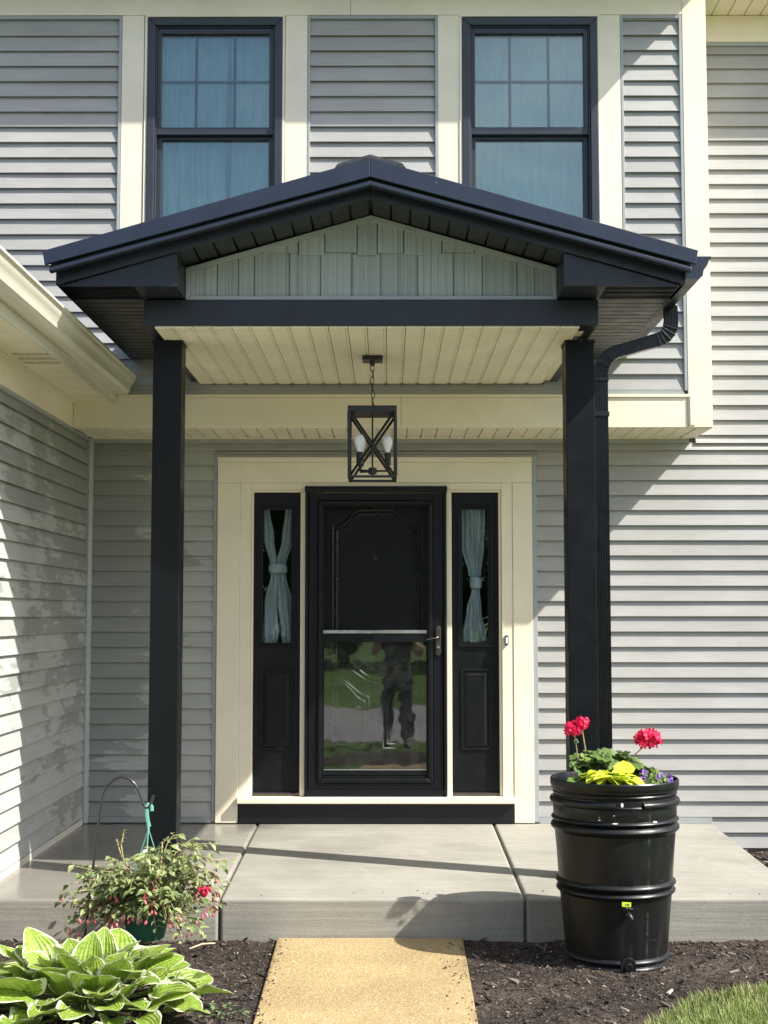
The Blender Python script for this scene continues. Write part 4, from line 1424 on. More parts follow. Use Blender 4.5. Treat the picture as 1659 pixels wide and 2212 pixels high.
# handle ring with a recessed grip facing the camera
rr, vs, fs = [], [], []
NS, NR = 120, 8
for i in range(NS + 1):
    a = -pi / 2 + 0.30 + (2 * pi - 0.44) * i / NS
    for q in range(NR):
        b_ = 2 * pi * q / NR
        r = 0.2800 + 0.0185 * cos(b_)
        vs.append((BX + r * cos(a), BY + r * sin(a), 0.732 + 0.0185 * sin(b_)))
for i in range(NS):
    for q in range(NR):
        fs.append((i * NR + q, i * NR + (q + 1) % NR, (i + 1) * NR + (q + 1) % NR, (i + 1) * NR + q))
fs += [tuple(range(NR)), tuple(reversed(range(NS * NR, NS * NR + NR)))]
MB().add(vs, fs).build('handle_ring', 'barrel_black', br, smooth=50)
MB().tube([(BX + 0.281 * cos(-pi / 2 - 0.16 + 0.5 * k / 8), BY + 0.281 * sin(-pi / 2 - 0.16 + 0.5 * k / 8), 0.724) for k in range(9)], 0.006, 6).build('grip', 'barrel_black', br, smooth=50)
MB().lathe([(0.001, 0.800), (0.15, 0.795), (0.276, 0.770)], 40, (BX, BY, 0)).build('potting_soil', 'soil_black', br, smooth=180)


def on_barrel(ang, z, r=None, out=0.0):
    if r is None:
        r = 0.2475 if z < 0.3 else 0.262
    return Vector((BX + (r + out) * cos(ang), BY + (r + out) * sin(ang), z))


# spigot
A = -pi / 2 + 0.02
d = Vector((cos(A), sin(A), 0))
sp_ = MB()
p0 = on_barrel(A, 0.268, 0.245)
sp_.tube([p0, p0 + d * 0.016], [0.024, 0.022], 12)
sp_.tube([p0 + d * 0.01, p0 + d * 0.05, p0 + d * 0.058 + Vector((0.008, 0, -0.008)), p0 + d * 0.060 + Vector((0.013, 0, -0.020))], [0.012, 0.013, 0.012, 0.011], 10)
sp_.tube([p0 + d * 0.044 + Vector((0, 0, 0.006)), p0 + d * 0.044 + Vector((0.005, 0, 0.030))], 0.006, 8)
sp_.tube([p0 + d * 0.044 + Vector((-0.012, 0, 0.026)), p0 + d * 0.044 + Vector((0.022, 0, 0.020))], 0.007, 8)
sp_.build('spigot', 'barrel_black', br, smooth=50)
p1 = p0 + d * 0.030 + Vector((-0.002, 0, 0.040))
tg = MB().prism([(p1.x - 0.021, p1.z - 0.009), (p1.x + 0.019, p1.z - 0.011), (p1.x + 0.020, p1.z + 0.009), (p1.x - 0.020, p1.z + 0.011)], 'y', p1.y - 0.001, p1.y).build('price_tag', 'tag_yellow', br)
for dx in (-0.004, 0.004, 0.010):
    B(p1.x + dx - 0.002, p1.x + dx + 0.002, p1.y - 0.0018, p1.y - 0.0011, p1.z - 0.005, p1.z + 0.003).build('print_mark', 'print_dark', tg)
# drain recess with plug
A2 = -pi / 2 + 0.055
dv = Vector((cos(A2), sin(A2), 0))
tx = Vector((-dv.y, dv.x, 0))
c0 = on_barrel(A2, 0.0, 0.232)
arch = [(-0.034, -0.018), (0.034, -0.018)] + [(0.034 * cos(pi * k / 10), 0.040 + 0.030 * sin(pi * k / 10)) for k in range(11)]
vs = [c0 + tx * a + Vector((0, 0, b_)) + dv * 0.0125 for a, b_ in arch] + [c0 + tx * a + Vector((0, 0, b_)) - dv * 0.03 for a, b_ in arch]
n = len(arch)
MB().add(vs, [tuple(range(n))] + [(i, (i + 1) % n, (i + 1) % n + n, i + n) for i in range(n)]).build('drain_boss', 'barrel_black', br, bevel=0.003)
pc = c0 + Vector((0, 0, 0.028)) + dv * 0.0125
MB().tube([pc, pc + dv * 0.010], [0.021, 0.018], 8).build('drain_plug', 'barrel_black', br, bevel=0.002)
# paint chips
for ang, z, w, h_ in ((-pi / 2 - 0.40, 0.672, 0.006, 0.0025), (-pi / 2 - 0.155, 0.660, 0.013, 0.003), (-pi / 2 + 0.50, 0.663, 0.011, 0.004), (-pi / 2 - 0.17, 0.695, 0.002, 0.002), (-pi / 2 - 0.40, 0.684, 0.002, 0.002), (-pi / 2 - 0.047, 0.742, 0.006, 0.010)):
    r = 0.2935 if z < 0.70 else (0.2835 if z < 0.73 else 0.2945)
    r = {0.672: 0.2850, 0.660: 0.2905, 0.663: 0.2885}.get(z, r if z > 0.69 else 0.2835)
    tt = Vector((-sin(ang), cos(ang), 0))
    dd = Vector((cos(ang), sin(ang), 0))
    c = Vector((BX, BY, z)) + dd * (r + 0.0010)
    vs = [c + tt * (w * cos(q * pi / 4)) + Vector((0, 0, h_ * sin(q * pi / 4))) for q in range(8)]
    vs += [v_ - dd * 0.004 for v_ in vs]
    MB().add(vs, [tuple(range(8))] + [(i, (i + 1) % 8, (i + 1) % 8 + 8, i + 8) for i in range(8)]).build('paint_chip', 'barrel_chip', br)
# faint moulded lettering, worn illegible
rl = random.Random(12)
for zc, wd, hh in ((0.690, 0.085, 0.010), (0.424, 0.05, 0.004), (0.408, 0.06, 0.004), (0.394, 0.07, 0.004)):
    a = -wd / 2
    while a < wd / 2:
        w = rl.uniform(0.002, 0.005)
        r = 0.2822 if zc > 0.6 else 0.2632
        ang = A + 0.02 + (a) / 0.27
        c = Vector((BX + (r + 0.0006) * cos(ang), BY + (r + 0.0006) * sin(ang), zc + rl.uniform(-0.001, 0.001)))
        tt = Vector((-sin(ang), cos(ang), 0))
        dd = Vector((cos(ang), sin(ang), 0))
        hz = hh * rl.uniform(0.5, 1)
        vs = [c + tt * (sx * w / 2) + Vector((0, 0, sz * hz / 2)) + dd * o_ for o_ in (0.0009, -0.003) for sx, sz in ((-1, -1), (1, -1), (1, 1), (-1, 1))]
        MB().add(vs, [(0, 1, 2, 3), (0, 1, 5, 4), (1, 2, 6, 5), (2, 3, 7, 6), (3, 0, 4, 7)]).build('moulded_mark', 'barrel_black', br)
        a += w + rl.uniform(0.002, 0.006)


# ------------------------------------------------------------------ leaves and flowers
def leaf_mesh(name, mat, L, W, a=0.55, b2=0.8, nu=4, nv=6, fold=0.35, droop=0.6, ripple=0.0, ribs=0, lobes=0, seed=0, cup=0.0):
    """leaf along +y from origin, upper face +z; UV u across, v along"""
    rnd = random.Random(seed)
    ph = rnd.random() * 6
    mx = max((t / 40) ** a * (1 - t / 40) ** b2 for t in range(41))
    vs, uvs = [], []
    y = z = 0.0
    ang = 0.0
    for j in range(nv + 1):
        v = j / nv
        w = W * 0.5 * (v ** a * (1 - v) ** b2) / mx if 0 < v < 1 else 0.0008
        if lobes:
            w *= 1 + 0.10 * sin(v * lobes)
        for i in range(2 * nu + 1):
            u = i / nu - 1
            zz = fold * abs(u) * w - cup * (u * u) * w
            if ribs:
                zz += 0.0022 * cos(u * ribs) * (1 - abs(u) * 0.3) * min(1, w / (W * 0.2))
            zz += ripple * w * sin(v * 11 + ph + (2 if u > 0 else 0)) * u * u
            # bend about x
            ca, sa = cos(ang), sin(ang)
            vs.append((u * w * (1 - 0.18 * abs(fold) * abs(u)), y - zz * sa * -1 * 0 - sa * zz * -1, z + ca * zz))
            uvs.append((0.5 + 0.5 * u, v))
        ang = -droop * (v + 0.5 / nv)
        y += L / nv * cos(ang)
        z += L / nv * sin(ang)
    m = 2 * nu + 1
    fs = [(j * m + i, j * m + i + 1, (j + 1) * m + i + 1, (j + 1) * m + i) for j in range(nv) for i in range(2 * nu)]
    me = MB().add(vs, fs).mesh(name, mat, 180)
    ul = me.uv_layers.new(name='UVMap')
    for lp in me.loops:
        ul.data[lp.index].uv = uvs[lp.vertex_index]
    return me


def aim(az, pitch, roll=0.0):
    """euler so that leaf +y points to azimuth az, lifted by pitch, upper face kept up"""
    M = Matrix.Rotation(az - pi / 2, 3, 'Z') @ Matrix.Rotation(pitch, 3, 'X') @ Matrix.Rotation(roll, 3, 'Y')
    return M.to_euler()


# --- hosta
HC = Vector((-1.20, -3.66, 0.0))
hosta = thing('hosta', 'broad hosta with green leaves edged in white in the front corner of the mulch bed', 'hosta', tuple(HC))
hm = [leaf_mesh('leaf', 'hosta_leaf', 1.0, w, 0.50, 0.80, 5, 12, fo, dr, rp, 24, 0, k) for k, (w, fo, dr, rp) in enumerate(
    ((0.84, 0.30, 0.45, 0.14), (0.92, 0.14, 0.75, 0.18), (0.78, 0.42, 0.35, 0.10), (0.90, 0.16, 1.00, 0.24), (0.82, 0.34, 0.65, 0.20), (0.96, 0.10, 0.55, 0.18)))]
rh = random.Random(21)
pet = MB()
layers = ((9, 0.04, 0.095, 72, 0.185), (14, 0.09, 0.105, 63, 0.20), (17, 0.15, 0.105, 52, 0.205), (20, 0.21, 0.09, 40, 0.205), (22, 0.27, 0.07, 26, 0.195), (21, 0.33, 0.045, 12, 0.175))
for li, (cnt, rad, hz, pit, ln) in enumerate(layers):
    for k in range(cnt):
        az = 2 * pi * (k + 0.5 * (li % 2) + rh.uniform(-0.28, 0.28)) / cnt
        r = rad * rh.uniform(0.8, 1.18)
        p = HC + Vector((cos(az) * r * 1.05, sin(az) * r, hz * rh.uniform(0.85, 1.2) + soil_z(HC.x, HC.y)))
        L = ln * rh.uniform(0.84, 1.16)
        pi_ = radians(pit + rh.uniform(-13, 13))
        e = aim(az + rh.uniform(-0.4, 0.4), pi_, rh.uniform(-0.5, 0.5))
        inst('leaf', hm[rh.randrange(6)], hosta, p, e, (L, L, L))
        base = HC + Vector((cos(az) * 0.03, sin(az) * 0.03, -0.02))
        mid = (base + p) / 2 + Vector((-cos(az) * 0.02, -sin(az) * 0.02, 0.03))
        pet.tube([base, mid, p], [0.006, 0.005, 0.004], 5, False)
pet.build('petioles', 'stem_green', hosta, smooth=180)

# --- geranium in the barrel
ger = thing('geranium', 'red geranium with round scalloped leaves at the back of the rain barrel', 'geranium', (BX, BY, 0.80))


def round_leaf(seed, R=0.5):
    rnd = random.Random(seed)
    n = 22
    vs = [(0, 0, 0)]
    for k in range(n):
        a = -pi / 2 + 0.25 + (2 * pi - 0.5) * k / (n - 1)
        r = R * (1 + 0.07 * sin(k * 2.1) + rnd.uniform(-0.05, 0.05)) * (0.82 + 0.18 * (1 - abs(2 * k / (n - 1) - 1)))
        vs.append((r * 0.55 * cos(a), r * 0.55 * sin(a) + 0.22, 0.05 + 0.03 * rnd.uniform(-1, 1)))
    for k in range(n):
        a = -pi / 2 + 0.25 + (2 * pi - 0.5) * k / (n - 1)
        r = R * (1 + 0.08 * (k % 3 - 1) + rnd.uniform(-0.05, 0.05))
        vs.append((r * cos(a), r * sin(a) + 0.22, 0.06 + 0.12 * sin(k * 1.9 + seed) * 0.6 - 0.04))
    fs = [(0, 1 + k, 2 + k) for k in range(n - 1)] + [(1 + k, 1 + n + k, 2 + n + k, 2 + k) for k in range(n - 1)]
    return MB().add(vs, fs).mesh('leaf', 'geranium_leaf', 50)


gl = [round_leaf(k) for k in range(4)]
rg = random.Random(3)
gst = MB()
spots = []
for k in range(64):
    u = rg.random()
    x = 0.865 + 0.30 * u + rg.uniform(-0.01, 0.03)
    z = 0.868 + 0.085 * sin(pi * min(1, max(0, (x - 0.84) / 0.34))) * rg.uniform(0.35, 1.0) + rg.uniform(-0.015, 0.01)
    spots.append((x, BY + rg.uniform(-0.06, 0.17), z))
spots += [(0.86 + 0.02 * k, BY - 0.14 + rg.uniform(-.03, .03), 0.825 + rg.uniform(-0.01, 0.03)) for k in range(5)]
spots += [(1.155 + 0.018 * k, BY + rg.uniform(-0.02, 0.06), 0.878 - 0.011 * k) for k in range(5)]
for (x, y, z) in spots:
    s = rg.uniform(0.060, 0.098)
    e = aim(rg.uniform(0, 2 * pi), rg.uniform(-0.2, 0.5), rg.uniform(-0.4, 0.4))
    if rg.random() < 0.5:
        e = aim(-pi / 2 + rg.uniform(-0.9, 0.9), rg.uniform(-0.9, -0.2), rg.uniform(-0.3, 0.3))
    inst('leaf', gl[rg.randrange(4)], ger, (x, y, z), e, (s, s, s))
    gst.tube([(BX + (x - BX) * 0.6, BY + (y - BY) * 0.6, 0.79), ((x + BX * 0.3) / 1.3, y, (z + 0.8) / 2), (x, y, z)], 0.0022, 5, False)
gst.build('leaf_stalks', 'stem_green', ger)


def flower_head(c, r, seed, nflo=26, squash=0.85):
    rnd = random.Random(seed)
    m = MB()
    for k in range(nflo):
        zc = 1 - 1.55 * (k + 0.5) / nflo
        a = k * 2.39996
        s = sqrt(max(0, 1 - zc * zc))
        d = Vector((s * cos(a), s * sin(a), zc))
        p = Vector(c) + Vector((d.x * r, d.y * r, d.z * r * squash)) * rnd.uniform(0.55, 1.18) + Vector((rnd.uniform(-1, 1), 0, rnd.uniform(-1, 1))) * r * 0.12
        t1 = d.orthogonal().normalized()
        t2 = d.cross(t1)
        a0 = rnd.random() * 6
        R = r * rnd.uniform(0.30, 0.48)
        for q in range(5):
            aa = a0 + q * 2 * pi / 5
            rd_ = t1 * cos(aa) + t2 * sin(aa)
            sd2 = t1 * -sin(aa) + t2 * cos(aa)
            lift = d * (R * rnd.uniform(0.05, 0.45))
            m.add([p, p + rd_ * R * 0.6 + sd2 * R * 0.38 + lift * 0.5, p + rd_ * R + sd2 * R * 0.18 + lift, p + rd_ * R - sd2 * R * 0.18 + lift, p + rd_ * R * 0.6 - sd2 * R * 0.38 + lift * 0.4], [(0, 1, 2, 3, 4)])
    return m


for ci, (c, r) in enumerate((((0.862, BY + 0.02, 1.048), 0.040), ((0.908, BY + 0.03, 1.072), 0.032), ((1.203, BY - 0.02, 1.003), 0.053))):
    m = flower_head(c, r, ci + 2, 46 if r > 0.045 else 34)
    if ci == 2:
        m2 = flower_head((c[0] - 0.022, c[1], c[2] + 0.022), 0.030, 9, 16)
        m.add(m2.v, m2.f)
    m.build('flower_head', 'geranium_petal', ger, recalc=False)
fs_ = MB()
fs_.tube([(0.888, BY + 0.04, 0.90), (0.878, BY + 0.03, 0.97), (0.868, BY + 0.02, 1.03)], 0.0032, 6)
fs_.tube([(0.932, BY + 0.05, 0.90), (0.918, BY + 0.04, 0.98), (0.906, BY + 0.03, 1.05)], 0.0034, 6)
fs_.tube([(1.095, BY + 0.02, 0.88), (1.135, BY, 0.925), (1.178, BY - 0.02, 0.968)], 0.0030, 6)
fs_.tube([(1.075, BY + 0.06, 0.90), (1.082, BY + 0.06, 0.935)], 0.0022, 5)
fs_.build('flower_stalks', 'stem_brown', ger, smooth=60)
bd = MB()
for c in ((1.08, BY + 0.06, 0.938), (1.086, BY + 0.055, 0.941), (1.075, BY + 0.06, 0.943), (0.872, BY, 0.985), (0.88, BY, 0.99), (0.866, BY, 0.992), (0.875, BY - 0.005, 0.999), (0.936, BY + .04, 0.925), (0.944, BY + .04, 0.928)):
    bd.lathe([(0.001, -0.007), (0.005, -0.002), (0.0045, 0.004), (0.001, 0.009)], 6, c)
bd.build('buds', 'weed_leaf', ger, smooth=60)

# --- lime sweet potato vine
vine = thing('sweet_potato_vine', 'lime yellow heart leaved vine spilling over the barrel rim', 'plant', (BX + 0.02, BY - 0.16, 0.80))


def heart_leaf(seed):
    rnd = random.Random(seed)
    pts = [(0, 0.0), (0.20, -0.13), (0.40, -0.10), (0.50, 0.10), (0.44, 0.34), (0.26, 0.62), (0.0, 1.0)]
    n = len(pts)
    vs = []
    for sgn in (1, -1):
        for k, (x, y) in enumerate(pts):
            x2 = x * (1 + rnd.uniform(-0.07, 0.07))
            vs.append((sgn * x2, y, 0.26 * abs(x2) - 0.30 * y * y + rnd.uniform(-0.03, 0.03)))
    mid = [(0, 0.10, 0.0), (0, 0.35, -0.03), (0, 0.62, -0.10)]
    o = len(vs)
    vs += mid
    fs = []
    for s in (0, n):
        seq = [(s + 0, s + 1, o), (s + 1, s + 2, o), (s + 2, s + 3, o), (s + 3, o + 1, o), (s + 3, s + 4, o + 1), (s + 4, s + 5, o + 2, o + 1), (s + 5, s + 6, o + 2)]
        fs += [f if s == 0 else tuple(reversed(f)) for f in seq]
    return MB().add(vs, fs).mesh('leaf', 'lime_leaf', 60)


hl = [heart_leaf(k) for k in range(4)]
rv = random.Random(8)
vst = MB()
for (x, z, y, s, az, pt) in ((0.918, 0.862, -0.13, 0.082, 2.6, -0.2), (0.948, 0.862, -0.15, 0.085, -2.4, -0.25), (0.985, 0.868, -0.12, 0.078, 1.9, -0.2), (1.006, 0.858, -0.16, 0.075, -1.2, -0.5), (1.072, 0.868, -0.14, 0.100, 1.45, 0.75),
                             (1.040, 0.838, -0.20, 0.095, -0.35, -0.25), (1.085, 0.832, -0.20, 0.105, -0.25, -0.28), (0.975, 0.850, -0.20, 0.080, -2.2, -0.05), (1.010, 0.845, -0.205, 0.075, -0.6, -0.05), (0.94, 0.845, -0.20, 0.07, -2.7, -0.1),
                             (1.052, 0.840, -0.22, 0.06, -0.9, 0.0), (1.10, 0.838, -0.21, 0.07, -0.5, -0.1), (0.90, 0.850, -0.15, 0.060, 3.0, -0.3), (1.03, 0.868, -0.13, 0.07, 0.6, -0.1), (0.962, 0.858, -0.15, 0.07, -1.6, -0.6), (1.000, 0.856, -0.19, 0.085, -1.0, -0.25), (1.062, 0.856, -0.18, 0.075, -2.2, -0.3)):
    inst('leaf', hl[rv.randrange(4)], vine, (x, BY + y, z), aim(az, pt, rv.uniform(-0.25, 0.25)), (s, s, s))
    vst.tube([(1.02, BY - 0.12, 0.79), ((x + 1.02) / 2, BY + (y - 0.12) / 2, (z + 0.80) / 2 + 0.015), (x, BY + y, z)], 0.0022, 5, False)
for k in range(20):
    a_, r_ = rv.uniform(0, 6.28), sqrt(rv.random())
    x, y, z = 1.005 + 0.105 * r_ * cos(a_), -0.17 + 0.07 * r_ * sin(a_), 0.848 + rv.uniform(-0.006, 0.028)
    s_ = rv.uniform(0.05, 0.08)
    inst('leaf', hl[rv.randrange(4)], vine, (x, BY + y, z), aim(rv.uniform(0, 6.28), rv.uniform(-0.35, 0.45), rv.uniform(-0.3, 0.3)), (s_, s_, s_))
vst.build('vines', 'stem_green', vine)

# --- purple petunias
ptn = thing('petunia', 'small purple flowers over fine green leaves on the outer side of the barrel', 'petunia', (1.22, BY - 0.10, 0.80))
rp_ = random.Random(14)
m = MB()
for k in range(480):
    a, r = rp_.uniform(0, 2 * pi), sqrt(rp_.random())
    x, y = 1.222 + 0.085 * r * cos(a), BY - 0.10 + 0.12 * r * sin(a)
    if (x - BX) ** 2 + (y - BY) ** 2 > 0.27 ** 2:
        continue
    z = 0.806 + (1 - r * r) * 0.058 * rp_.random() + rp_.uniform(0, 0.014)
    e = aim(rp_.uniform(0, 2 * pi), rp_.uniform(-0.2, 1.1), 0).to_matrix()
    s = rp_.uniform(0.014, 0.024)
    q = [Vector(v_) * s for v_ in ((0, 0, 0), (0.28, 0.5, 0.06), (0, 1, -0.06), (-0.28, 0.5, 0.06))]
    m.add([Vector((x, y, z)) + e @ v_ for v_ in q], [(0, 1, 2, 3)])
m.build('foliage', 'petunia_leaf', ptn, recalc=False)


def trumpet(seed):
    rnd = random.Random(seed)
    n = 15
    vs = [(0, 0, -0.5)]
    for k in range(n):
        a = 2 * pi * k / n
        vs.append((0.32 * cos(a), 0.32 * sin(a), -0.10))
    for k in range(n):
        a = 2 * pi * k / n
        r = 1.0 + 0.16 * cos(5 * a) + rnd.uniform(-0.05, 0.05)
        vs.append((r * cos(a), r * sin(a), 0.12 * sin(5 * a + seed)))
    fs = [(0, 1 + k, 1 + (k + 1) % n) for k in range(n)] + [(1 + k, 1 + n + k, 1 + n + (k + 1) % n, 1 + (k + 1) % n) for k in range(n)]
    mb = MB().add(vs, fs)
    me = mb.mesh('flower', ['petunia_dark', 'petunia_purple'])
    for i, p in enumerate(me.polygons):
        p.material_index = 0 if i < n else 1
    return me


tm = [trumpet(k) for k in range(3)]
for (x, y, z, s) in ((1.178, -0.07, 0.860, 0.016), (1.228, -0.13, 0.845, 0.019), (1.252, -0.08, 0.850, 0.018), (1.272, -0.11, 0.846, 0.019), (1.286, -0.09, 0.838, 0.015), (1.286, -0.13, 0.820, 0.018), (1.158, -0.20, 0.815, 0.017), (1.165, -0.11, 0.838, 0.014), (1.298, -0.06, 0.832, 0.014)):
    az = -pi / 2 + rp_.uniform(-0.8, 0.8)
    inst('flower', tm[rp_.randrange(3)], ptn, (x, BY + y, z), Vector((cos(az), sin(az), rp_.uniform(0.2, 0.9))).to_track_quat('Z', 'Y').to_euler(), (s, s, s))

# --- shepherd's hook
HKY = -2.75
hk = thing('shepherd_hook', 'thin black steel garden hook stuck in the mulch beside the porch post', 'garden hook', (-1.405, HKY, 0))
hp_ = [(-1.404, -0.05), (-1.397, 0.126), (-1.362, 0.46), (-1.332, 0.715), (-1.322, 0.757), (-1.303, 0.793), (-1.272, 0.820), (-1.238, 0.829), (-1.205, 0.820), (-1.178, 0.797), (-1.160, 0.765), (-1.146, 0.728), (-1.134, 0.698), (-1.124, 0.686), (-1.111, 0.690), (-1.100, 0.712), (-1.090, 0.744)]
MB().tube([(x, HKY, z) for x, z in hp_], 0.0062, 8).build('rod', 'hook_steel', hk, smooth=70)

# --- fuchsia basket
FX, FY = -1.115, -2.76
fu = thing('fuchsia_basket', 'hanging fuchsia with pink buds in a green plastic pot on the garden hook', 'fuchsia', (FX, FY, 0.095))
MB().lathe([(0.002, 0.096), (0.078, 0.096), (0.084, 0.102), (0.112, 0.225), (0.118, 0.228), (0.120, 0.240), (0.114, 0.242), (0.108, 0.22)], 40, (FX, FY, 0)).build('pot', 'green_pot', fu, smooth=40)
MB().lathe([(0.001, 0.222), (0.109, 0.218)], 24, (FX, FY, 0)).build('potting_soil', 'soil_black', fu)
tk = Vector((-1.118, HKY, 0.66))
m = MB()
hook_pts = [(-1.118, HKY, 0.655), (-1.122, HKY, 0.690), (-1.115, HKY, 0.704), (-1.104, HKY, 0.702), (-1.097, HKY, 0.690), (-1.097, HKY, 0.672)]
m.tube(hook_pts, 0.009, 6, True, (0, 1, 0), 0.45)
m.tube([(-1.120, HKY, 0.660), (-1.116, HKY, 0.63), (-1.108, HKY, 0.600)], 0.0095, 6, True, (0, 1, 0), 0.35)
m.tube([(-1.114, HKY, 0.61), (-1.112, HKY, 0.585)], 0.006, 6)
for a in (2.7, 0.35, -1.5):
    m.tube([(-1.112, HKY, 0.59), (FX + 0.06 * cos(a), FY + 0.06 * sin(a), 0.42), (FX + 0.116 * cos(a), FY + 0.116 * sin(a), 0.235)], 0.0022, 5, False)
m.build('hanger', 'teal_plastic', fu, smooth=60)
pt_ = MB()
tx0, tz0 = -1.118, 0.478
pt_.prism([(tx0 - 0.014, tz0 - 0.026), (tx0 + 0.007, tz0 - 0.020), (tx0 + 0.010, tz0 + 0.028), (tx0 - 0.011, tz0 + 0.022)], 'y', FY - 0.032, FY - 0.0312)
pg = pt_.build('plant_tag', 'paper_white', fu)
MB().prism([(tx0 - 0.009, tz0 - 0.002), (tx0 + 0.005, tz0 + 0.002), (tx0 + 0.006, tz0 + 0.014), (tx0 - 0.008, tz0 + 0.010)], 'y', FY - 0.0328, FY - 0.0322).build('print_mark', 'print_dark', pg)
MB().prism([(tx0 - 0.011, tz0 - 0.020), (tx0 + 0.004, tz0 - 0.016), (tx0 + 0.005, tz0 - 0.006), (tx0 - 0.010, tz0 - 0.010)], 'y', FY - 0.0328, FY - 0.0322).build('print_mark', 'print_pink', pg)

rf = random.Random(31)
fl = [leaf_mesh('leaf', 'fuchsia_leaf', 1.0, w, 0.5, 0.75, 1, 3, 0.4, 0.7, 0.0, 0, 0, k) for k, w in enumerate((0.52, 0.46, 0.58))]
mass = MB()
stm = MB()
tips = []
nleaf = 0
for k in range(190):
    az = rf.uniform(0, 2 * pi)
    side = cos(az)
    reach = rf.uniform(0.08, 0.255) * (1.0 + 0.20 * abs(side))
    up = rf.uniform(0.03, 0.24 + 0.06 * side) * (1.25 - 2.0 * max(0, reach - 0.16))
    p0 = Vector((FX + 0.06 * cos(az) * rf.random(), FY + 0.06 * sin(az) * rf.random(), 0.225))
    p1 = p0 + Vector((cos(az) * reach * 0.42, sin(az) * reach * 0.34, up))
    drop = rf.uniform(-0.04, 0.19) * (0.5 + reach * 2.4)
    p2 = p0 + Vector((cos(az) * reach * 0.85, sin(az) * reach * 0.70, up - drop * 0.35))
    p3 = p0 + Vector((cos(az) * reach * 1.12, sin(az) * reach * 0.92, up - drop))
    if p3.z < 0.10:
        p3.z = 0.10 + rf.random() * 0.04
    if abs(p3.x - FX) < 0.10 and p3.y < FY and p3.z < 0.25 and rf.random() < 0.75:
        p3.z = 0.235 + rf.random() * 0.04
        p2.z = max(p2.z, 0.26)
    path = []
    for q in range(9):
        t = q / 8
        path.append((1 - t) ** 3 * p0 + 3 * t * (1 - t) ** 2 * p1 + 3 * t * t * (1 - t) * p2 + t ** 3 * p3)
    stm.tube(path, [0.0026 - 0.0016 * q / 8 for q in range(9)], 4, False)
    tips.append((path[-1], az))
    for q in range(2, 9):
        for sdx in (-1, 1):
            if rf.random() < 0.17:
                continue
            a2 = az + sdx * rf.uniform(0.5, 1.5)
            pt = rf.uniform(-0.7, 0.35)
            s = rf.uniform(0.032, 0.056)
            pp = path[q] + Vector((rf.uniform(-1, 1), rf.uniform(-1, 1), rf.uniform(-1, 1))) * 0.008
            e = aim(a2, pt, rf.uniform(-0.6, 0.6))
            if nleaf < 280 and pp.y < FY and rf.random() < 0.42:
                inst('leaf', fl[rf.randrange(3)], fu, pp, e, (s, s, s))
                nleaf += 1
            else:
                M3 = e.to_matrix()
                W2 = 0.26
                qv = [(0, 0, 0), (W2 * 0.9, 0.30, 0.09), (W2, 0.52, 0.06), (0, 1.0, -0.22), (-W2, 0.52, 0.06), (-W2 * 0.9, 0.30, 0.09), (0, 0.5, 0.0)]
                mass.add([pp + M3 @ (Vector(v_) * s) for v_ in qv], [(0, 1, 2, 6), (2, 3, 6), (3, 4, 6), (4, 5, 0, 6)])
# tall bare shoots at the back
for pts in (((FX - 0.02, FY, 0.23), (-1.178, FY, 0.385), (-1.225, FY, 0.45), (-1.236, FY, 0.52), (-1.222, FY, 0.59)), ((FX - 0.02, FY, 0.25), (-1.20, FY, 0.42), (-1.235, FY, 0.47), (-1.258, FY, 0.545)), ((FX + 0.05, FY, 0.25), (-1.05, FY, 0.44), (-1.045, FY, 0.53)), ((FX + 0.1, FY, 0.30), (-0.96, FY, 0.43), (-0.90, FY, 0.50), (-0.86, FY, 0.50))):
    stm.tube(pts, 0.0032, 5, False)
    for q in range(10):
        a_ = Vector(pts[-1]).lerp(Vector(pts[-2]), rf.random())
        e = aim(rf.uniform(0, 6.28), rf.uniform(-0.2, 0.8)).to_matrix()
        s = rf.uniform(0.012, 0.026)
        mass.add([a_ + e @ (Vector(v_) * s) for v_ in ((0, 0, 0), (0.26, 0.45, 0.05), (0, 1, -0.1), (-0.26, 0.45, 0.05))], [(0, 1, 2, 3)])
stm.build('stems', 'stem_brown', fu, smooth=180)
tag(mass.build('foliage', 'fuchsia_foliage', fu, recalc=False), kind='stuff')
budm = MB().lathe([(0.10, 1.0), (0.22, 0.55), (0.50, 0.05), (0.46, -0.45), (0.22, -0.85), (0.02, -1.1)], 7).mesh('flower', 'fuchsia_pink', 60)
bstalk = MB()
nb = 0
for (p, az) in tips:
    for rep in range(rf.choice((0, 1, 2, 2, 3))):
        if nb >= 95 or p.y > FY + 0.06 or (p.z > 0.33 and rf.random() < 0.85):
            continue
        q = p + Vector((rf.uniform(-0.03, 0.03), rf.uniform(-0.03, 0.01), -rf.uniform(0.015, 0.05)))
        if q.z < 0.085:
            continue
        s = rf.uniform(0.0085, 0.0145)
        inst('flower', budm, fu, q, (rf.uniform(-0.4, 0.4), rf.uniform(-0.5, 0.5), 0), (s * 1.15, s * 1.15, s * 1.05))
        bstalk.tube([p, (p + q) / 2 + Vector((0, 0, 0.006)), q + Vector((0, 0, s))], 0.0009, 4, False)
        nb += 1
bstalk.build('flower_stalks', 'fuchsia_red', fu)
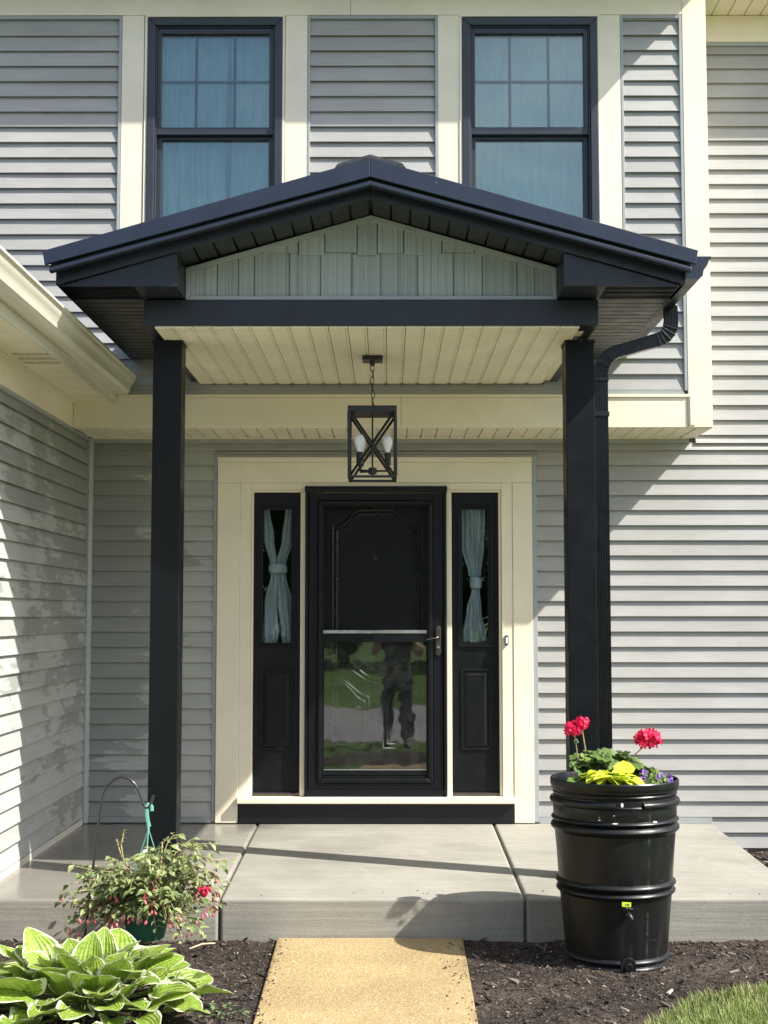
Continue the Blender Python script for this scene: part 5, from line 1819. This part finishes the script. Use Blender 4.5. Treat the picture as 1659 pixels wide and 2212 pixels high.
# the one open double flower
m = MB()
oc = Vector((-0.842, FY - 0.06, 0.318))
m.lathe([(0.003, 0.03), (0.008, 0.012), (0.020, 0.002), (0.017, -0.014), (0.008, -0.024)], 9, oc)
for k in range(7):
    a = k * 2 * pi / 7
    m.tube([oc + Vector((0.006 * cos(a), 0.006 * sin(a), 0.012)), oc + Vector((0.026 * cos(a), 0.02 * sin(a), 0.012)), oc + Vector((0.034 * cos(a), 0.026 * sin(a), -0.008 + 0.03 * (k % 2)))], [0.006, 0.006, 0.001], 5)
m.build('flower', 'fuchsia_red', fu, smooth=60)
stm2 = MB().tube([(-0.93, FY - 0.03, 0.33), (-0.87, FY - 0.05, 0.362), (-0.842, FY - 0.06, 0.345)], 0.0016, 5)
stm2.build('flower_stalks', 'fuchsia_red', fu)

# --- weed by the walkway, straw and twigs in the bed
wd_ = thing('weed', 'small low weed sprouting in the mulch next to the walkway edge', 'weed', (-0.63, -3.72, 0.0))
wl = leaf_mesh('leaf', 'weed_leaf', 1.0, 0.5, 0.6, 0.8, 1, 3, 0.3, 0.5)
rw = random.Random(2)
for k in range(46):
    a = rw.uniform(0, 6.28)
    r = rw.uniform(0.0, 0.075)
    s = rw.uniform(0.018, 0.035)
    inst('leaf', wl, wd_, (-0.635 + r * cos(a) * 1.25, -3.72 + r * sin(a), 0.012 + rw.uniform(0, 0.055) * (1 - r * 5)), aim(a + rw.uniform(-1, 1), rw.uniform(-0.2, 0.9)), (s, s, s))
for nm, lab, c, L in (('twig', 'pale dry twig lying on the dark mulch below the fuchsia pot', (-0.875, -2.60), 0.11), ('twig', 'pale dry straw by the slab edge in the far corner near the garage wall', (-1.62, -2.62), 0.16)):
    t = MB()
    if L < 0.12:
        t.tube([(c[0] - L / 2, c[1] - 0.05, 0.022), (c[0], c[1] - 0.01, 0.034), (c[0] + L / 2, c[1] + 0.03, 0.028)], [0.003, 0.005, 0.003], 6)
    else:
        for k in range(7):
            a = rw.uniform(-0.4, 0.5)
            x, y = c[0] + rw.uniform(-0.08, 0.10), c[1] + rw.uniform(-0.05, 0.06)
            t.tube([(x - 0.07 * cos(a), y - 0.04 * sin(a), 0.03), (x, y, 0.042 + rw.uniform(0, 0.02)), (x + 0.08 * cos(a), y + 0.04 * sin(a), 0.03)], 0.0025, 5)
    tag(t.build(nm, 'straw', None, smooth=70), lab, 'twig')

# ------------------------------------------------------------------ mulch chips, grass (countless)
rm = random.Random(77)
mc = MB()


def chip(x, y, L, W, z=None):
    z = soil_z(x, y) if z is None else z
    a = rm.uniform(0, pi)
    t = rm.uniform(-0.5, 0.5)
    ax = Vector((cos(a) * cos(t), sin(a) * cos(t), sin(t)))
    bx = Vector((-sin(a), cos(a), rm.uniform(-0.5, 0.5))).normalized()
    nx = ax.cross(bx).normalized()
    c = Vector((x, y, z + 0.003 + abs(sin(t)) * L * 0.4))
    th = W * 0.3
    vs = [c + ax * (sx * L / 2) + bx * (sy * W / 2 * (0.6 if sx > 0 else 1)) + nx * (sz * th) for sz in (-1, 1) for sx, sy in ((-1, -1), (1, -1), (1, 1), (-1, 1))]
    mc.add(vs, [(4, 5, 6, 7), (0, 1, 5, 4), (1, 2, 6, 5), (2, 3, 7, 6), (3, 0, 4, 7)])


def in_bed(x, y):
    if -0.54 < x < 0.365 or y < edge_y(x) + 0.02:
        return False
    if y > -2.43 and x < 2.16:
        return False
    if (x - BX) ** 2 + (y - BY) ** 2 < 0.235 ** 2:
        return False
    return True


nchip = 0
while nchip < 24000:
    x = rm.uniform(-2.0, 2.1)
    y = rm.uniform(-4.2, -2.40)
    if not in_bed(x, y):
        continue
    big = rm.random() < 0.04
    L = rm.uniform(0.014, 0.045) if big else rm.uniform(0.004, 0.015)
    chip(x, y, L, L * rm.uniform(0.14, 0.42))
    nchip += 1
for k in range(1500):
    x, y = rm.uniform(2.1, 3.3), rm.uniform(-2.4, -0.02)
    if in_bed(x, y):
        L = rm.uniform(0.015, 0.05)
        chip(x, y, L, L * rm.uniform(0.25, 0.6))
for k in range(170):
    sd_ = rm.choice((-1, 1))
    off_ = abs(rm.gauss(0, 0.045))
    x = -0.53 + off_ if sd_ < 0 else 0.352 - off_
    L = rm.uniform(0.003, 0.012)
    chip(x, rm.uniform(-4.0, -2.45), L, L * rm.uniform(0.3, 0.7), 0.0215)
for k in range(22):
    L = rm.uniform(0.003, 0.010)
    chip(rm.uniform(-2.0, 2.0), rm.uniform(-2.38, -2.2), L, L * 0.5, SLAB - 0.001)
tag(mc.build('mulch', 'mulch_chip', None, recalc=False), 'dark shredded bark mulch with pale chips covering the bed', 'mulch', kind='stuff')

gr = MB()
rgz = random.Random(41)
ng = 0
while ng < 26000:
    x = rgz.uniform(0.9, 2.3)
    y = rgz.uniform(-4.15, -2.95)
    e = edge_y(x) + 0.035 * mnoise.noise(Vector((x * 9, 0, 0)))
    d_ = e - y
    if d_ < -0.05 or rgz.random() > min(1, 0.25 + (d_ + 0.05) * 6):
        continue
    if d_ > 0.75:
        continue
    a = rgz.uniform(0, 2 * pi)
    h_ = rgz.uniform(0.025, 0.062)
    lean = rgz.uniform(0.1, 0.9) * h_
    w = rgz.uniform(0.0012, 0.0024)
    z = -0.055 if d_ > 0.02 else -0.03
    z += 0.02
    dx, dy = cos(a), sin(a)
    px, py = -dy * w, dx * w
    gr.add([(x - px, y - py, z), (x + px, y + py, z), (x + dx * lean * 0.4 + px * .7, y + dy * lean * 0.4 + py * .7, z + h_ * 0.6), (x + dx * lean * 0.4 - px * .7, y + dy * lean * 0.4 - py * .7, z + h_ * 0.6), (x + dx * lean, y + dy * lean, z + h_)], [(0, 1, 2, 3), (3, 2, 4)])
    ng += 1
tag(gr.build('grass', 'grass_blade', None, recalc=False), 'bright green lawn grass in the corner beyond the mulch', 'grass', kind='stuff')

# ------------------------------------------------------------------ across the street: trees that the door glass reflects
rt_ = random.Random(99)
tl = MB()
for k in range(26):
    cx, cy = -40 + 80 * k / 25 + rt_.uniform(-1.5, 1.5), -41 + rt_.uniform(-4, 4)
    hh = rt_.uniform(6.5, 10.5)
    tl.tube([(cx, cy, -0.1), (cx + 0.2, cy, hh * 0.35), (cx, cy, hh * 0.6)], [0.28, 0.2, 0.08], 6, False)
    for q in range(900):
        v_ = Vector((rt_.gauss(0, 1), rt_.gauss(0, 1), rt_.gauss(0, 1))).normalized() * (rt_.random() ** 0.4)
        p = Vector((cx + v_.x * 2.9, cy + v_.y * 2.9, hh * 0.50 + v_.z * hh * 0.52))
        if p.z < 0.3:
            continue
        t1 = Vector((rt_.uniform(-1, 1), rt_.uniform(-1, 1), rt_.uniform(-1, 1))).normalized()
        t2 = t1.orthogonal().normalized()
        s = rt_.uniform(0.22, 0.5)
        tl.add([p - t1 * s, p + t2 * s * 0.6, p + t1 * s, p - t2 * s * 0.6], [(0, 1, 2, 3)])
tag(tl.build('treeline', 'tree_leaf', None, recalc=False), 'dark leafy trees across the street, reflected in the door glass', 'trees', kind='stuff')

# ------------------------------------------------------------------ the photographer, seen reflected in the storm door
PXO, PYO, GZ = 0.13, -9.62, -0.20
person = thing('person', 'person in dark clothes holding up a phone, reflected in the storm door', 'person', (PXO, PYO, GZ))


def skin_body(name, verts, edges, radii, root, mat, parent, sub=2):
    me = bpy.data.meshes.new(name)
    me.from_pydata(verts, edges, [])
    o = bpy.data.objects.new(name, me)
    COL.objects.link(o)
    sk = o.modifiers.new('skin', 'SKIN')
    sk.use_smooth_shade = True
    ss = o.modifiers.new('sub', 'SUBSURF')
    ss.levels = ss.render_levels = sub
    for i, r in enumerate(radii):
        me.skin_vertices[0].data[i].radius = r if isinstance(r, tuple) else (r, r)
    me.skin_vertices[0].data[root].use_root = True
    me.materials.append(MATS[mat])
    o.parent = parent
    return o


# local coordinates: person faces +y (towards the house)
V, E_, R = [], [], []


def pv(x, y, z, r, link=None):
    V.append((x, y, z))
    R.append(r)
    if link is not None:
        E_.append((link, len(V) - 1))
    return len(V) - 1


pel = pv(0, 0, 0.95, (0.165, 0.12))
wst = pv(0, 0.0, 1.12, (0.145, 0.11), pel)
chs = pv(0, 0.01, 1.33, (0.165, 0.12), wst)
nkb = pv(0, 0.0, 1.49, (0.075, 0.065), chs)
nek = pv(0, 0.03, 1.57, (0.055, 0.055), nkb)
hd1 = pv(0, 0.045, 1.645, (0.068, 0.082), nek)
hd2 = pv(0, 0.04, 1.73, (0.076, 0.094), hd1)
hd3 = pv(0, 0.03, 1.79, (0.056, 0.070), hd2)
for s in (-1, 1):
    sh = pv(s * 0.185, 0.0, 1.445, 0.065, chs)
    el = pv(s * 0.315, 0.12, 1.27, 0.050, sh)
    fa = pv(s * 0.215 - 0.06, 0.24, 1.48, 0.042, el)
    wr = pv(s * 0.095 - 0.12, 0.345, 1.685, 0.028, fa)
    hd = pv(s * 0.080 - 0.13, 0.352, 1.735, (0.036, 0.020), wr)
    for k in range(4):
        f1 = pv(s * (0.066 - 0.004 * k) - 0.13, 0.372 + 0.004 * k, 1.772 - 0.018 * k, 0.0085, hd)
        f2 = pv(s * (0.050 - 0.004 * k) - 0.13, 0.386, 1.772 - 0.018 * k, 0.008, f1)
    th = pv(s * 0.062 - 0.13, 0.335, 1.725, 0.0095, hd)
    pv(s * 0.042 - 0.13, 0.340, 1.730, 0.0085, th)
    hp2 = pv(s * 0.095, 0.0, 0.88, 0.095, pel)
    kn = pv(s * 0.125, 0.015, 0.49, 0.064, hp2)
    cf = pv(s * 0.135, -0.02, 0.30, 0.058, kn)
    an = pv(s * 0.14, -0.02, 0.09, 0.042, cf)
    pv(s * 0.147, 0.05, 0.045, (0.034, 0.030), an)
body = skin_body('body', V, E_, R, pel, 'skin', person)
# clothes: same skeleton subsets, slightly larger
V, E_, R = [], [], []
a0_ = pv(0, 0, 0.80, (0.19, 0.150))
a = pv(0, 0, 0.92, (0.195, 0.150), a0_)
b_ = pv(0, 0.0, 1.12, (0.170, 0.132), a)
c_ = pv(0, 0.01, 1.33, (0.185, 0.138), b_)
d_ = pv(0, 0.0, 1.475, (0.095, 0.080), c_)
for s in (-1, 1):
    e_ = pv(s * 0.185, 0.0, 1.440, 0.080, c_)
    pv(s * 0.245, 0.075, 1.305, 0.066, e_)
skin_body('shirt', V, E_, R, a, 'shirt_dark', person)
V, E_, R = [], [], []
a = pv(0, 0, 0.95, (0.178, 0.134))
for s in (-1, 1):
    h_ = pv(s * 0.098, 0.0, 0.86, 0.108, a)
    k_ = pv(s * 0.125, 0.015, 0.49, 0.082, h_)
    f_ = pv(s * 0.136, -0.02, 0.28, 0.076, k_)
    pv(s * 0.14, -0.02, 0.07, 0.068, f_)
skin_body('trousers', V, E_, R, a, 'jeans_dark', person)
for s in (-1, 1):
    V, E_, R = [], [], []
    a = pv(s * 0.14, -0.05, 0.05, 0.048)
    b_ = pv(s * 0.146, 0.05, 0.045, 0.047, a)
    pv(s * 0.152, 0.15, 0.035, 0.034, b_)
    skin_body('shoe', V, E_, R, a, 'shoe_dark', person)
    MB().lathe([(0.001, -0.012), (0.010, -0.004), (0.010, 0.004), (0.001, 0.012)], 8, (PXO + s * 0.030, PYO + 0.122, GZ + 1.705)).build('eye', 'bulb_white', person, smooth=90)
    MB().lathe([(0.003, -0.03), (0.013, -0.01), (0.015, 0.015), (0.004, 0.03)], 8, (PXO + s * 0.079, PYO + 0.03, GZ + 1.70)).build('ear', 'skin', person, smooth=90)
MB().tube([(PXO, PYO + 0.128, GZ + 1.715), (PXO, PYO + 0.148, GZ + 1.68), (PXO, PYO + 0.128, GZ + 1.672)], [0.008, 0.014, 0.008], 8).build('nose', 'skin', person, smooth=90)
MB().tube([(PXO - 0.024, PYO + 0.122, GZ + 1.640), (PXO, PYO + 0.130, GZ + 1.638), (PXO + 0.024, PYO + 0.122, GZ + 1.640)], [0.003, 0.006, 0.003], 6).build('mouth', 'fuchsia_red', person, smooth=90)


def hairfn(u, v):
    th, ph = 2 * pi * u, v * 1.75
    n_ = 1 + 0.05 * sin(7 * th) * sin(3 * ph)
    yb = -0.012 if ph > 0.6 else 0
    return (PXO + 0.086 * n_ * sin(ph) * cos(th), PYO + 0.030 + 0.100 * n_ * sin(ph) * sin(th) * (0.80 if sin(th) > 0 else 1.0) + yb, GZ + 1.745 + 0.092 * n_ * cos(ph))


MB().grid(hairfn, 20, 9).build('hair', 'hair_brown', person, smooth=180, recalc=False)
phone = thing('phone', 'dark phone held up by the person reflected in the storm door', 'phone', (0.0, -9.235, 1.50))
B(-0.038, 0.038, -9.250, -9.242, 1.515, 1.665).build('case', 'shoe_dark', phone, bevel=0.004)
MB().tube([(0.0, -9.2419, 1.58), (0.0, -9.2385, 1.58)], 0.010, 12).build('lens', 'hook_steel', phone)
